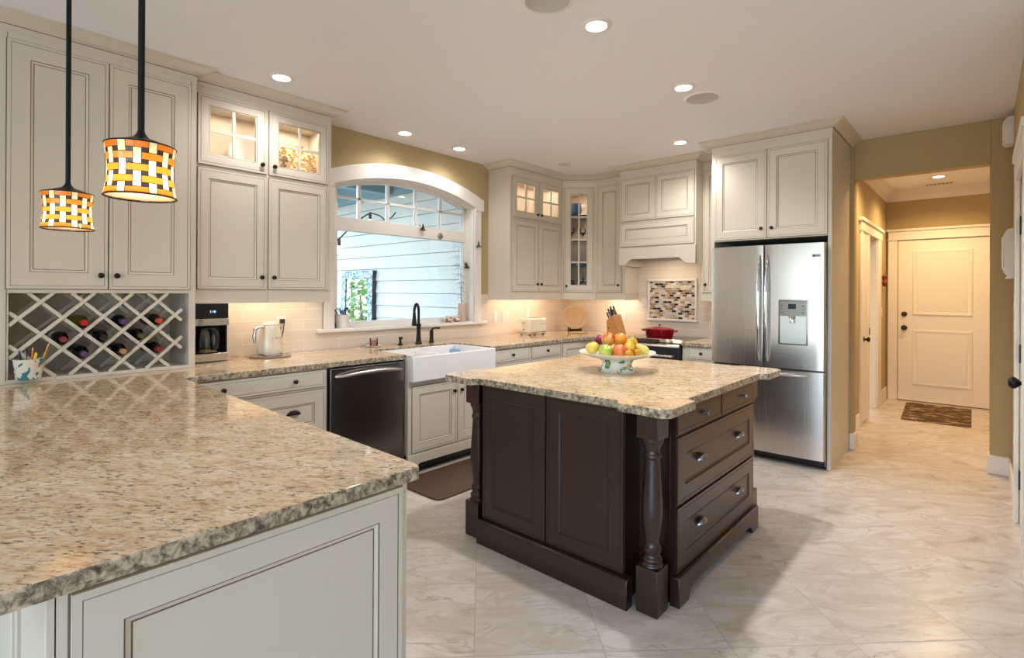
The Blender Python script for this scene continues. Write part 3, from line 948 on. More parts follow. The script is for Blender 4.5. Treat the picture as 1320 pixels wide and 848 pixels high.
# sink base
u = Unit('sink_cabinet', 'cream sink base cabinet with two doors and shaped plinth', 'cabinet', (-3.17, 2.395, 0), WIN)
SW = 0.905
b = u.mb(); b.box(0, SW, 0, 0.77, 0.16, 0.712); b.box(0, 0.008, 0, 0.5, 0.712, 0.876)
b.build('body', ['paint'], u.o)
b = u.mb()
b.prism([(0, 0.0), (0.03, 0), (0.06, 0.055), (0.11, 0.09), (SW - 0.11, 0.09), (SW - 0.06, 0.055), (SW - 0.03, 0), (SW, 0), (SW, 0.162), (0, 0.162)], 'y', -0.006, 0.02)
b.build('plinth', ['paint'], u.o, bevel=0.002)
kick(u, 0.02, SW - 0.02, 0.7, 0.16, 0.09)
front(u, 'cabinet_door', 0.035, 0.482, 0.178, 0.672, 0.062, knobs=((0.447, 0.592),))
front(u, 'cabinet_door', 0.490, 0.875, 0.178, 0.672, 0.062, knobs=((0.525, 0.592),))
# right drawer units along the window wall
for i, (y0, wd, lab) in enumerate(((3.302, 0.52, 'cream drawer cabinet right beside the farmhouse sink'), (3.824, 0.50, 'cream drawer cabinet under the toaster, second from sink'))):
    u = Unit('drawer_cabinet', lab, 'cabinet', (-3.185, y0, 0), WIN)
    b = u.mb(); b.box(0, wd, 0, 0.765, 0.10, 0.876); b.build('body', ['paint'], u.o)
    kick(u, 0, wd, 0.74)
    front(u, 'drawer', 0.018, wd - 0.012, 0.765, 0.868, flat=True, knobs=((wd * 0.5, 0.817),))
    front(u, 'drawer', 0.018, wd - 0.012, 0.455, 0.742, 0.06, knobs=((wd * 0.5, 0.60),), cup=True)
    front(u, 'drawer', 0.018, wd - 0.012, 0.135, 0.435, 0.06, knobs=((wd * 0.5, 0.285),), cup=True)
# corner base
u = Unit('corner_base_cabinet', 'cream corner base cabinet with folding doors under the wooden plate', 'cabinet', (-3.185, 4.326, 0), WIN)
b = u.mb()
b.prism([(0, 0), (0.57, 0.0), (0.57, -0.315), (1.175, -0.315), (1.175, 0.765), (0, 0.765)], 'z', 0.10, 0.876)
b.build('body', ['paint'], u.o)
b = u.mb(); b.prism([(0.0, 0.07), (0.64, 0.07), (0.64, -0.31), (1.17, -0.31), (1.17, 0.75), (0, 0.75)], 'z', 0.0, 0.10); b.build('toe_kick', ['black'], u.o)
front(u, 'cabinet_door', 0.012, 0.555, 0.135, 0.868, 0.062)
u2 = Unit('corner_door_frame', None, None, (-3.185, 4.896, 0)); u2.o['tmp'] = 1
d = front(u2, 'cabinet_door', 0.012, 0.305, 0.135, 0.868, 0.062)
# re-parent the second leaf to the corner cabinet, keeping it in place
d.parent = u.o; d.matrix_parent_inverse = Matrix.Identity(4)
d.matrix_basis = (Matrix.Translation((-3.185, 4.326, 0)) @ Matrix.Rotation(WIN, 4, 'Z')).inverted() @ Matrix.Translation((-3.185, 4.896, 0))
bpy.data.objects.remove(u2.o)
# small base right of range
u = Unit('drawer_cabinet', 'narrow cream drawer cabinet between range and refrigerator', 'cabinet', (-2.158, 4.89, 0))
b = u.mb(); b.box(0, 0.332, 0, 0.61, 0.10, 0.876); b.build('body', ['paint'], u.o)
kick(u, 0, 0.332, 0.6)
front(u, 'drawer', 0.055, 0.318, 0.762, 0.868, flat=True, knobs=((0.19, 0.815),))
front(u, 'drawer', 0.055, 0.318, 0.135, 0.742, 0.06, knobs=((0.19, 0.66),))

# ---------------------------------------------------------------- peninsula base
u = Unit('peninsula_cabinet', 'pale painted peninsula base with panelled end below the granite counter', 'cabinet', (-1.15, 0.147, 0), WIN)
PD = 2.02
b = u.mb(); b.box(0, 0.72, 0, PD, 0.0, 0.876); b.build('body', ['paint'], u.o)
front(u, 'end_panel', 0.021, 0.70, 0.12, 0.866, 0.072)
for y0, y1 in ((0.0, 0.05), (0.50, 0.60), (1.1, 1.2), (PD - 0.1, PD)):
    u.mb().box(-0.012, 0.004, y0, y1, 0, 0.876).build('stile', ['paint'], u.o, bevel=0.002)
b = u.mb()
for y0, y1 in ((0.05, 0.5), (0.6, 1.1), (1.2, PD - 0.1)):
    b.box(-0.006, 0.0, y0 + 0.002, y0 + 0.05, 0.0, 0.876); b.box(-0.006, 0, y1 - 0.05, y1 - 0.002, 0, 0.876); b.box(-0.006, 0, y0 + 0.05, y1 - 0.05, 0.78, 0.876)
b.build('panel_frame', ['paint'], u.o, bevel=0.002)
u = Unit('end_cabinet', 'painted base cabinet carrying the counter under the wine cabinet', 'cabinet', (-3.24, 0.06, 0), WIN)
b = u.mb(); b.box(0.087, 0.805, 0, 0.715, 0.0, 0.876); b.build('body', ['paint'], u.o)
for y0, y1 in ((0.0, 0.1), (0.6, 0.7)):
    u.mb().box(0.075, 0.087, y0, y1, 0, 0.876).build('stile', ['paint'], u.o)

# ================================================================ granite worktops
def slab(name, poly, z0, z1, label, cat='countertop', bev=0.004, mats=('granite', 'granite_edge')):
    b = MB(z0); b.prism(poly, 'z', z0, z1, 1, 0)
    o = b.build(name, list(mats), bevel=bev, loc=(0, 0, z0))
    # recentre the origin on the outline
    cx = sum(p[0] for p in poly) / len(poly); cy = sum(p[1] for p in poly) / len(poly)
    o.data.transform(Matrix.Translation((-cx, -cy, 0))); o.location = (cx, cy, z0)
    tag(o, label, cat); return o
def fillet(a, c, d, n=5):
    # quadratic corner between a and d around c
    return [((1 - t) ** 2 * a[0] + 2 * t * (1 - t) * c[0] + t * t * d[0], (1 - t) ** 2 * a[1] + 2 * t * (1 - t) * c[1] + t * t * d[1]) for t in [i / n for i in range(n + 1)]]
TOPZ = 0.915; THK = 0.036
poly = [(-1.12, -0.30), (-1.12, 0.884), (-1.14, 0.895)]
poly += fillet((-3.18, 0.93), (-3.205, 0.932), (-3.205, 0.96))
poly += [(-3.2, 2.40), (-3.64, 2.40)] + fillet((-3.66, 2.42), (-3.68, 2.84), (-3.66, 3.26)) + [(-3.60, 3.29), (-3.165, 3.29)]
poly += [(-3.155, 4.62), (-3.10, 4.79), (-2.98, 4.862), (-2.872, 4.865), (-2.872, BY - 0.012), (WX + 0.012, BY - 0.012), (WX + 0.012, -0.30)]
slab('granite_countertop', poly, TOPZ - THK, TOPZ, 'polished cream granite counter running from the peninsula past the sink')
slab('granite_countertop', [(-2.160, 4.86), (-1.826, 4.86), (-1.826, BY - 0.012), (-2.160, BY - 0.012)], TOPZ - THK, TOPZ, 'short granite counter between range and refrigerator')

# ================================================================ kitchen island
IX, IY = -1.61, 2.73
u = Unit('kitchen_island', 'dark espresso wood island with turned corner columns and drawers', 'island', (IX, IY, 0))
b = u.mb()
b.box(-0.445, 0.425, -0.655, 0.655, 0.0, 0.877)
b.box(-0.575, 0.575, -0.505, 0.525, 0.0, 0.877)
b.build('body', ['espresso'], u.o, bevel=0.002)
for x0, x1 in ((-2.058, -1.621), (-1.611, -1.18)):
    o = front(u, 'cabinet_door', x0 - IX, x1 - IX, 0.136, 0.872, 0.072, mats=DG); o.location = (0, -0.655, 0)
def rfront(name, y0, y1, z0, z1, **k):
    o = front(u, name, y0 - 2.223, y1 - 2.223, z0, z1, mats=DG, pewter=True, **k)
    o.location = (0.600, 2.223 - IY, 0); o.rotation_euler = (0, 0, PI / 2)
    return o
rfront('drawer', 2.226, 2.740, 0.752, 0.866, flat=True, knobs=((0.296, 0.808),))
rfront('drawer', 2.752, 3.256, 0.752, 0.866, flat=True, knobs=((0.837, 0.808),))
rfront('drawer', 2.226, 3.256, 0.440, 0.738, st=0.075, knobs=((0.262, 0.597), (0.79, 0.597)), cup=True)
rfront('drawer', 2.226, 3.256, 0.138, 0.426, st=0.075, knobs=((0.262, 0.29), (0.79, 0.29)), cup=True)
b = u.mb(); b.box(0.575, 0.600, -0.507, 0.528, 0.1, 0.877); b.build('face_frame', ['espresso'], u.o)
# base mouldings
b = u.mb()
b.prism([(-0.697, 0), (-0.697, 0.118), (-0.690, 0.13), (-0.655, 0.134), (-0.645, 0.134), (-0.645, 0)], 'x', -2.073 - IX, -1.144 - IX)
b.prism([(0.69, 0), (0.69, 0.118), (0.682, 0.13), (0.65, 0.134), (0.645, 0.134), (0.645, 0)], 'x', -2.073 - IX, -1.144 - IX)
def foot_board(xa, xb):
    ya, yb = 2.203 - IY, 3.290 - IY
    pr_ = [(ya, 0), (ya + 0.10, 0), (ya + 0.115, 0.03), (ya + 0.15, 0.052), (yb - 0.15, 0.052), (yb - 0.115, 0.03), (yb - 0.10, 0), (yb, 0), (yb, 0.132), (ya, 0.132)]
    b.prism(pr_, 'x', xa, xb)
foot_board(0.585, 0.63); foot_board(-0.63, -0.585)
b.build('base_molding', ['espresso'], u.o, bevel=0.004)
COLP = [(0.047, 0.200), (0.047, 0.206), (0.040, 0.214), (0.044, 0.224), (0.044, 0.232), (0.036, 0.240), (0.034, 0.250), (0.041, 0.262), (0.041, 0.274), (0.033, 0.284), (0.031, 0.300),
        (0.034, 0.325), (0.041, 0.37), (0.0455, 0.42), (0.0455, 0.45), (0.042, 0.51), (0.0375, 0.58), (0.0345, 0.64), (0.0335, 0.662), (0.039, 0.668), (0.041, 0.676), (0.037, 0.684), (0.034, 0.69),
        (0.034, 0.702), (0.038, 0.72), (0.046, 0.735), (0.0475, 0.746), (0.0475, 0.752)]
def column():
    b = MB()
    b.lathe(COLP, seg=28)
    def block(z0, z1, arch=0):
        b.box(-0.051, 0.051, -0.051, 0.051, z0, z1)
    block(0.0, 0.198); block(0.752, 0.877)
    return b.mesh('corner_column', ['espresso'])
cm = column()
for x in (-2.15, -1.07):
    for y in (2.122, 3.342):
        link('corner_column', cm, u.o, 0.003, loc=(x - IX, y - IY, 0))
L, Rr, F, B_ = -2.295, -0.925, 1.970, 3.560
n_ = 0.048
def notch_side(pts): return pts
poly = [(L + 0.03, F), (L + 0.235, F), (L + 0.255, F + n_), (Rr - 0.255, F + n_), (Rr - 0.235, F), (Rr - 0.03, F),
        (Rr, F + 0.03), (Rr, F + 0.265), (Rr - n_, F + 0.285), (Rr - n_, B_ - 0.285), (Rr, B_ - 0.265), (Rr, B_ - 0.03),
        (Rr - 0.03, B_), (Rr - 0.235, B_), (Rr - 0.255, B_ - n_), (L + 0.255, B_ - n_), (L + 0.235, B_), (L + 0.03, B_),
        (L, B_ - 0.03), (L, B_ - 0.265), (L + n_, B_ - 0.285), (L + n_, F + 0.285), (L, F + 0.265), (L, F + 0.03)]
slab('granite_island_top', poly, 0.877, 0.915, 'square granite island top with stepped corners')

# ================================================================ refrigerator
u = Unit('refrigerator', 'stainless french-door refrigerator with water dispenser and bottom freezer', 'refrigerator', (-1.79, 4.735, 0))
RW = 0.882
u.mb().box(0, RW, 0.0, 0.72, 0.02, 1.79).build('body', ['steel_dark'], u.o, bevel=0.004)
u.mb().box(0.01, RW - 0.01, -0.02, 0.0, 0.025, 0.075).build('grille', ['black'], u.o)
def curved(x0, x1, z0, z1, name, c0=None, c1=None, bul=0.016):
    b = u.mb(); n = 14
    ya = -0.085
    def yy(x): return ya - bul * (1 - ((x - RW / 2) / (RW / 2)) ** 2)
    pts = [(x0 + (x1 - x0) * i / n, yy(x0 + (x1 - x0) * i / n)) for i in range(n + 1)]
    pts = [(x0, -0.004)] + [(x0, pts[0][1] + 0.012), (x0 + 0.004, pts[0][1] + 0.003)] + pts[1:-1] + [(x1 - 0.004, pts[-1][1] + 0.003), (x1, pts[-1][1] + 0.012)] + [(x1, -0.004)]
    b.prism(pts, 'z', z0, z1)
    return b.build(name, ['steel'], u.o)
d1 = curved(0.004, 0.439, 0.782, 1.785, 'door')
d2 = curved(0.445, RW - 0.004, 0.782, 1.785, 'door')
d3 = curved(0.004, RW - 0.004, 0.08, 0.768, 'freezer_drawer')
def bar(x, parent, z0, z1):
    b = u.mb(); n = 16; pts = []; rs = []
    for i in range(n + 1):
        t = i / n; s_ = math.sin(PI * t)
        pts.append((x, -0.100 - 0.052 * s_ ** 0.5, z0 + (z1 - z0) * t)); rs.append(0.008 + 0.009 * s_ ** 0.6)
    b.tube(pts, rs, 12)
    b.build('handle', ['chrome'], parent)
bar(0.412, d1, 0.83, 1.70); bar(0.474, d2, 0.83, 1.70)
b = u.mb(); n = 16; pts = []; rs = []
for i in range(n + 1):
    t = i / n; s_ = math.sin(PI * t)
    pts.append((0.40 + 0.40 * t if False else 0.46 + 0.36 * t, -0.098 - 0.045 * s_ ** 0.5, 0.735 - 0.0 * s_)); rs.append(0.008 + 0.006 * s_ ** 0.6)
b.tube([(0.12 + 0.64 * i / n, p[1], p[2]) for i, p in enumerate(pts)], rs, 12); b.build('handle', ['chrome'], d3)
# water dispenser in the right door
b = u.mb()
x0, x1, z0, z1 = 0.556, 0.768, 0.975, 1.335
b.rings(x0, x1, z0, z1, [(0, -0.09), (0, -0.106, 0), (0.008, -0.107, 0), (0.010, -0.104, 0)], None)
b.box(x0 + 0.009, x1 - 0.009, -0.1035, -0.095, 1.205, z1 - 0.009)
dsp = b.build('water_dispenser', ['steel_dark'], d2)
b = u.mb()
b.box(x0 + 0.01, x0 + 0.045, -0.1035, -0.1, z0 + 0.01, 1.205); b.box(x1 - 0.045, x1 - 0.01, -0.1035, -0.1, z0 + 0.01, 1.205); b.box(x0 + 0.045, x1 - 0.045, -0.1025, -0.099, z0 + 0.01, 1.205)
b.build('dispenser_recess', [steel('dispenser_lining', rgb(205, 208, 204), 0.35)], dsp)
b = u.mb(); b.box(x0 + 0.072, x0 + 0.128, -0.106, -0.1035, 1.262, 1.302); b.build('display', [plain('dispenser_display', rgb(24, 40, 52), 0.2)], dsp)
for k in range(3):
    for xa in (x0 + 0.02, x1 - 0.042):
        u.mb().box(xa, xa + 0.022, -0.106, -0.1035, 1.225 + k * 0.027, 1.24 + k * 0.027).build('button', ['chrome'], dsp)
b = u.mb(); b.box(x0 + 0.08, x0 + 0.13, -0.118, -0.1025, 1.185, 1.21); b.lathe([(0, 0), (0.02, 0), (0.022, 0.02), (0.016, 0.045), (0, 0.046)], (x0 + 0.105, -0.112, 1.15), 14); b.build('nozzle', ['chrome'], dsp)
# badge: dark dot and two raised letters
b = u.mb(); b.box(0.795, 0.855, -0.096, -0.088, 1.672, 1.694); bd = b.build('badge', ['chrome'], d2)
b = u.mb(); b.lathe([(0, 0.003), (0.008, 0.003), (0.008, 0), (0, 0)], (0.808, -0.096, 1.683), 16, 'y'); b.build('emblem', [plain('badge_maroon', rgb(120, 20, 50), 0.3)], bd)
tm = text_mesh('LG', 0.019, 0.0008); tm.materials.append(M['black'])
o = link('lettering', tm, bd, loc=(0.834, -0.0975, 1.683), rot=(PI / 2, 0, 0))

# ================================================================ dishwasher
u = Unit('dishwasher', 'stainless dishwasher with curved bar handle under the counter', 'dishwasher', (-3.222, 1.783, 0), WIN)
DW = 0.606
u.mb().box(0, DW, 0.0, 0.6, 0.10, 0.872).build('body', ['black'], u.o)
u.mb().box(0.01, DW - 0.01, 0.05, 0.5, 0.0, 0.10).build('toe_kick', ['black'], u.o)
b = u.mb(); n = 12
pts = [(0.006 + (DW - 0.012) * i / n, -0.026 - 0.010 * (1 - ((i / n - 0.5) * 2) ** 2)) for i in range(n + 1)]
b.prism([(0.006, -0.002)] + pts + [(DW - 0.006, -0.002)], 'z', 0.115, 0.868)
d = b.build('door', ['steel_dark'], u.o, bevel=0.002)
b = u.mb(); n = 18; pts = []; rs = []
for i in range(n + 1):
    t = i / n; s_ = math.sin(PI * t)
    pts.append((0.035 + 0.54 * t, -0.034 - 0.05 * s_ ** 0.55, 0.815 + 0.018 * s_)); rs.append(0.008 + 0.007 * s_)
b.tube(pts, rs, 12); b.build('handle', ['steel'], d)

# ================================================================ farmhouse sink
u = Unit('farmhouse_sink', 'white double-bowl farmhouse sink with apron front', 'sink', (-3.12, 2.405, 0.712), WIN)
SWd = 0.88; SD = 0.53; ZT = 0.903
b = u.mb()
b.box(0, SWd, 0, 0.03, 0.712, ZT); b.box(0, SWd, SD - 0.025, SD, 0.712, ZT)
b.box(0, 0.028, 0.03, SD - 0.025, 0.712, ZT); b.box(SWd - 0.028, SWd, 0.03, SD - 0.025, 0.712, ZT)
b.box(0.40, 0.43, 0.03, SD - 0.025, 0.712, ZT - 0.022)
b.box(0.028, SWd - 0.028, 0.03, SD - 0.025, 0.712, 0.735)
b.build('basin', ['porcelain'], u.o, bevel=0.007, segs=3)
for x in (0.21, 0.64):
    u.mb().lathe([(0, 0.738), (0.03, 0.738), (0.042, 0.737), (0.045, 0.734), (0, 0.734)], (x, 0.27, 0), 20).build('drain', ['chrome'], u.o)
# sponge
u = Unit('sponge_tray', 'little white tray fixed inside the sink under the sponge', 'tray', (-3.575, 3.2565, 0.80), PI)
b = u.mb(); b.prism([(0.0, 0.80), (0.06, 0.80), (0.06, 0.806), (0.004, 0.806), (0.004, 0.83), (0.0, 0.83)], 'x', -0.06, 0.06); b.build('shelf', ['porcelain'], u.o)
b = MB(); b.box(-0.05, 0.05, -0.022, 0.022, 0, 0.055)
o = b.build('sponge', [plain('blue_sponge', rgb(130, 178, 215), 0.9, var=0.06, scale=90)], bevel=0.004, loc=(-3.575, 3.224, 0.8065))
tag(o, 'pale blue sponge inside the right bowl of the sink', 'sponge')

# faucet
u = Unit('faucet', 'dark bronze pull-down faucet behind the sink', 'faucet', (-3.80, 2.985, 0.915), R(37))
b = u.mb(); b.lathe([(0, 0.915), (0.031, 0.915), (0.031, 0.922), (0.025, 0.930), (0.020, 0.98), (0.0175, 1.04), (0.020, 1.075), (0.024, 1.08), (0.024, 1.09), (0.016, 1.096), (0.013, 1.10), (0, 1.10)], (0, 0, 0), 20); b.build('body', ['blackmetal'], u.o)
pts = [(0, 0, 1.09), (0, 0, 1.20)]
for i in range(1, 11):
    a = PI * i / 10 * 0.97; pts.append((0, -0.075 * (1 - math.cos(a)), 1.20 + 0.075 * math.sin(a)))
b = u.mb(); b.tube(pts, 0.0125, 12); b.build('neck', ['blackmetal'], u.o)
b = u.mb(); b.lathe([(0, 1.085), (0.02, 1.085), (0.022, 1.10), (0.017, 1.15), (0.013, 1.205), (0, 1.205)], (0, -0.149, 0), 16); b.build('spray_head', ['blackmetal'], u.o)
u = Unit('single_lever_tap', 'dark bronze single-lever handle standing right of the faucet', 'faucet handle', (-3.80, 3.135, 0.915), WIN)
b = u.mb(); b.lathe([(0, 0.915), (0.024, 0.915), (0.024, 0.925), (0.019, 0.932), (0.017, 1.0), (0.018, 1.02), (0.012, 1.03), (0, 1.03)], seg=16); b.build('post', ['blackmetal'], u.o)
b = u.mb(); b.tube([(0, 0, 1.025), (0.01, -0.005, 1.045), (0.04, -0.01, 1.05), (0.085, -0.012, 1.046)], [0.011, 0.009, 0.007, 0.009], 10); b.build('lever', ['blackmetal'], u.o)
u = Unit('soap_dispenser', 'small dark bronze soap pump left of the faucet', 'soap dispenser', (-3.82, 2.80, 0.915), WIN)
b = u.mb(); b.lathe([(0, 0.915), (0.024, 0.915), (0.022, 0.925), (0.011, 0.932), (0.009, 0.96), (0.015, 0.968), (0.013, 0.985), (0, 0.987)], seg=16); b.build('pump', ['blackmetal'], u.o)
b = u.mb(); b.tube([(0, 0, 0.978), (-0.01, -0.03, 0.984), (-0.014, -0.052, 0.978)], 0.006, 8); b.build('nozzle', ['blackmetal'], u.o)
# candle on dish
b = MB(); b.lathe([(0, 0), (0.045, 0), (0.066, 0.007), (0.07, 0.012), (0.064, 0.012), (0.045, 0.006), (0, 0.006)], seg=28)
o = b.build('saucer', ['porcelain'], loc=(-3.86, 2.555, 0.915)); tag(o, 'small white saucer under the coral candle', 'saucer')
u = Unit('candle', 'coral red candle in a glass on a white saucer', 'candle', (-3.86, 2.555, 0.9212))
b = MB(); b.lathe([(0, 0.0), (0.031, 0.0), (0.033, 0.004), (0.033, 0.05), (0.030, 0.052), (0, 0.050)], seg=24); b.build('wax', [plain('coral_wax', rgb(226, 92, 80), 0.35)], u.o)
b = MB(); b.lathe([(0.0345, 0.0), (0.0345, 0.066), (0.0335, 0.066), (0.0335, 0.0)], seg=24); b.build('glass', ['clear_glass'], u.o)

# ================================================================ range
u = Unit('range', 'slide-in range with steel slanted control panel and black door', 'range', (-2.866, 4.85, 0))
GW = 0.700
b = u.mb(); b.box(0, GW, 0.0, 0.63, 0.08, 0.90); b.build('body', ['black'], u.o)
b = u.mb(); b.box(0.02, GW - 0.02, 0.04, 0.6, 0.0, 0.08); b.build('plinth', ['black'], u.o)
b = u.mb(); b.box(-0.002, GW + 0.002, 0.075, 0.64, 0.90, 0.917); b.build('glass_cooktop', [plain('black_ceramic_glass', rgb(28, 26, 26), 0.06)], u.o, bevel=0.002)
b = u.mb(); b.prism([(-0.035, 0.862), (-0.03, 0.874), (0.07, 0.926), (0.085, 0.924), (0.085, 0.86), (-0.03, 0.855)], 'x', 0, GW); cp = b.build('control_panel', ['steel'], u.o, bevel=0.003)
sl = math.atan2(0.052, 0.10)
b = MB(); b.box(-0.15, 0.15, -0.036, 0.036, 0.0, 0.003); b.build('touch_panel', [plain('touch_glass', rgb(52, 38, 32), 0.08)], cp, loc=(0.32, 0.02, 0.9013), rot=(sl, 0, 0))
kb = MB(); kb.lathe([(0, 0.024), (0.013, 0.024), (0.016, 0.02), (0.0175, 0.006), (0.022, 0.004), (0.022, 0), (0, 0)], seg=18); km = kb.mesh('knob', ['chrome'])
for x in (0.05, 0.115, 0.525, 0.60):
    link('knob', km, cp, loc=(x, 0.02, 0.9015), rot=(sl, 0, 0))
b = u.mb(); b.box(0.006, GW - 0.006, -0.028, 0.0, 0.22, 0.852); dd = b.build('oven_door', [plain('black_oven_glass', rgb(28, 34, 42), 0.08)], u.o, bevel=0.003)
b = u.mb(); b.tube([(0.05, -0.03, 0.775), (0.05, -0.068, 0.775), (GW - 0.05, -0.068, 0.775), (GW - 0.05, -0.03, 0.775)], 0.012, 12); b.build('handle', ['steel'], dd)
b = u.mb(); b.box(0.006, GW - 0.006, -0.028, 0.0, 0.09, 0.21); b.build('drawer', ['steel'], u.o, bevel=0.003)

# red casserole
u = Unit('casserole_pot', 'red enamelled oval casserole with lid on the range', 'casserole', (-2.535, 5.17, 0.917))
def oval(b, prof, sx, sy, seg=32):
    n = len(prof); vs = []; fs = []
    for k in range(seg):
        a = 2 * PI * k / seg
        for r, h in prof: vs.append((sx * r * math.cos(a), sy * r * math.sin(a), h))
    for i in range(n - 1):
        for k in range(seg):
            k2 = (k + 1) % seg; fs.append((k * n + i, k2 * n + i, k2 * n + i + 1, k * n + i + 1))
    b.add(vs, fs)
b = MB(); oval(b, [(0, 0), (0.86, 0), (0.92, 0.01), (1.0, 0.078), (1.02, 0.084), (0.97, 0.085), (0.0, 0.08)], 0.155, 0.115); b.build('pot', ['red_enamel'], u.o)
b = MB()
for s_ in (1, -1):
    b.tube([(s_ * 0.15, -0.035, 0.068), (s_ * 0.185, -0.03, 0.076), (s_ * 0.196, 0, 0.078), (s_ * 0.185, 0.03, 0.076), (s_ * 0.15, 0.035, 0.068)], 0.008, 8)
b.build('handle', ['red_enamel'], u.o)
b = MB(); oval(b, [(1.02, 0.086), (1.02, 0.092), (0.9, 0.10), (0.5, 0.112), (0, 0.116)], 0.157, 0.117); ld = b.build('lid', ['red_enamel'], u.o)
b = MB(); b.lathe([(0, 0.114), (0.011, 0.115), (0.008, 0.124), (0.019, 0.133), (0.02, 0.14), (0.012, 0.145), (0, 0.146)], seg=16); b.build('knob', ['chrome'], ld)

# ================================================================ counter things, window wall
# coffee maker
u = Unit('coffee_maker', 'black and steel drip coffee maker beside the wine cabinet', 'coffee maker', (-3.765, 1.15, 0.916), WIN)
CWd = 0.212
b = u.mb(); b.box(0, CWd, 0, 0.18, 0.918, 0.972); b.build('base', ['steel'], u.o, bevel=0.004)
b = u.mb(); b.box(0, CWd, 0.12, 0.18, 0.972, 1.16); b.box(CWd - 0.012, CWd, 0.02, 0.12, 0.972, 1.16); b.box(0, 0.012, 0.02, 0.12, 0.972, 1.16); b.box(0, CWd, 0.0, 0.18, 1.20, 1.30); b.build('body', ['black'], u.o, bevel=0.003)
b = u.mb(); b.box(-0.002, CWd + 0.002, -0.004, 0.176, 1.155, 1.20); b.build('steel_band', ['steel'], u.o, bevel=0.002)
tm = text_mesh('1:10', 0.022, 0.0003); tm.materials.append(emit('clock_digits', rgb(150, 200, 255), 1.6))
link('clock_display', tm, u.o, loc=(0.115, -0.001, 1.245 - u.z), rot=(PI / 2, 0, 0))
b = u.mb(); b.lathe([(0, 0.012), (0.016, 0.012), (0.019, 0.008), (0.019, 0), (0, 0)], (0.035, -0.004, 1.178), 18, 'y'); b.build('dial', ['chrome'], u.o)
b = u.mb(); b.lathe([(0, 0.976), (0.062, 0.976), (0.066, 0.985), (0.068, 1.05), (0.06, 1.11), (0.052, 1.128), (0.050, 1.128), (0.058, 1.108), (0.066, 1.05), (0.064, 0.988), (0, 0.979)], (0.098, 0.055, 0), 28); cf = b.build('carafe', ['clear_glass'], u.o)
b = u.mb(); b.lathe([(0, 0.98), (0.062, 0.98), (0.063, 1.0), (0, 1.0)], (0.098, 0.055, 0), 24); b.build('coffee', [plain('weak_coffee', rgb(190, 160, 120), 0.2)], cf)
b = u.mb(); b.lathe([(0.054, 1.126), (0.056, 1.14), (0.03, 1.15), (0, 1.15)], (0.098, 0.055, 0), 24); b.build('carafe_lid', ['black'], cf)
b = u.mb(); b.lathe([(0.0665, 1.0), (0.0695, 1.0), (0.0695, 1.012), (0.0665, 1.012)], (0.098, 0.055, 0), 24); b.tube([(0.10, 0.003, 1.125), (0.115, -0.045, 1.12), (0.125, -0.055, 1.07), (0.12, -0.045, 1.01), (0.11, -0.012, 1.0)], [0.012, 0.014, 0.013, 0.012, 0.01], 10); b.build('carafe_handle', ['black'], cf)

# kettle on a round tray
b = MB(); b.lathe([(0, 0), (0.125, 0), (0.14, 0.005), (0.142, 0.010), (0.136, 0.010), (0.124, 0.005), (0, 0.005)], seg=36)
o = b.build('round_tray', ['steel'], loc=(-3.80, 1.655, 0.915)); tag(o, 'thin round metal tray under the cream kettle', 'tray')
u = Unit('kettle', 'cream retro electric kettle on a round metal tray', 'kettle', (-3.80, 1.655, 0.9203), WIN)
b = u.mb(); K0 = 0.9203
b.lathe([(0, K0), (0.078, K0), (0.082, K0 + 0.006), (0.082, K0 + 0.02), (0, K0 + 0.02)], seg=30); b.build('power_base', ['chrome'], u.o)
b = u.mb(); b.lathe([(0, 0.941), (0.082, 0.941), (0.084, 0.95), (0.081, 1.0), (0.074, 1.06), (0.064, 1.115), (0.055, 1.138), (0, 1.138)], seg=32); b.build('body', ['cream_enamel'], u.o)
b = u.mb(); b.lathe([(0.056, 1.138), (0.057, 1.144), (0.05, 1.156), (0.03, 1.163), (0, 1.165)], seg=28); b.build('lid', ['cream_enamel'], u.o)
b = u.mb(); b.tube([(-0.052, -0.02, 1.125), (-0.09, -0.035, 1.132), (-0.122, -0.045, 1.118), (-0.130, -0.048, 1.07), (-0.125, -0.046, 1.02)], [0.012, 0.012, 0.013, 0.013, 0.011], 12); b.build('handle', ['chrome'], u.o)
b = u.mb(); b.prism([(0.05, 1.135), (0.085, 1.125), (0.062, 1.09)], 'y', -0.018, 0.018); b.build('spout', ['chrome'], u.o, bevel=0.003)
for k, ch in enumerate('SMEG'):
    tm = text_mesh(ch, 0.016, 0.0012); tm.materials.append(M['chrome'])
    a = -PI / 2 + (k - 1.5) * 0.30 + 0.25
    link('letter', tm, u.o, loc=(0.0765 * math.cos(a), 0.0765 * math.sin(a), 1.05 - K0), rot=(R(80), 0, a + PI / 2))
def outlet(name, label, loc, rot, w=0.075, h=0.115, rocker=True, mat='white'):
    uu = Unit(name, label, 'switch' if rocker else 'outlet', loc, rot)
    MB().box(-w / 2, w / 2, -0.006, 0, -h / 2, h / 2).build('cover_plate', [mat], uu.o, bevel=0.002)
    n = max(1, round(w / 0.075))
    for i in range(n):
        x = (i - (n - 1) / 2) * 0.046
        bb_ = MB()
        if rocker: bb_.box(x - 0.016, x + 0.016, -0.009, -0.0062, -0.033, 0.033)
        else:
            bb_.box(x - 0.016, x + 0.016, -0.0085, -0.0062, 0.006, 0.036); bb_.box(x - 0.016, x + 0.016, -0.0085, -0.0062, -0.036, -0.006)
        bb_.build('rocker' if rocker else 'socket', [mat], uu.o, bevel=0.001)
    return uu
TX = WX + 0.009; TY = BY - 0.009
ou = outlet('outlet', 'white outlet behind the kettle with a black plug', (TX, 1.80, 1.135), WIN, rocker=False)
u = Unit('power_cord', 'black plug and cord at the outlet behind the kettle', 'cord', (TX, 1.80, 1.155), WIN)
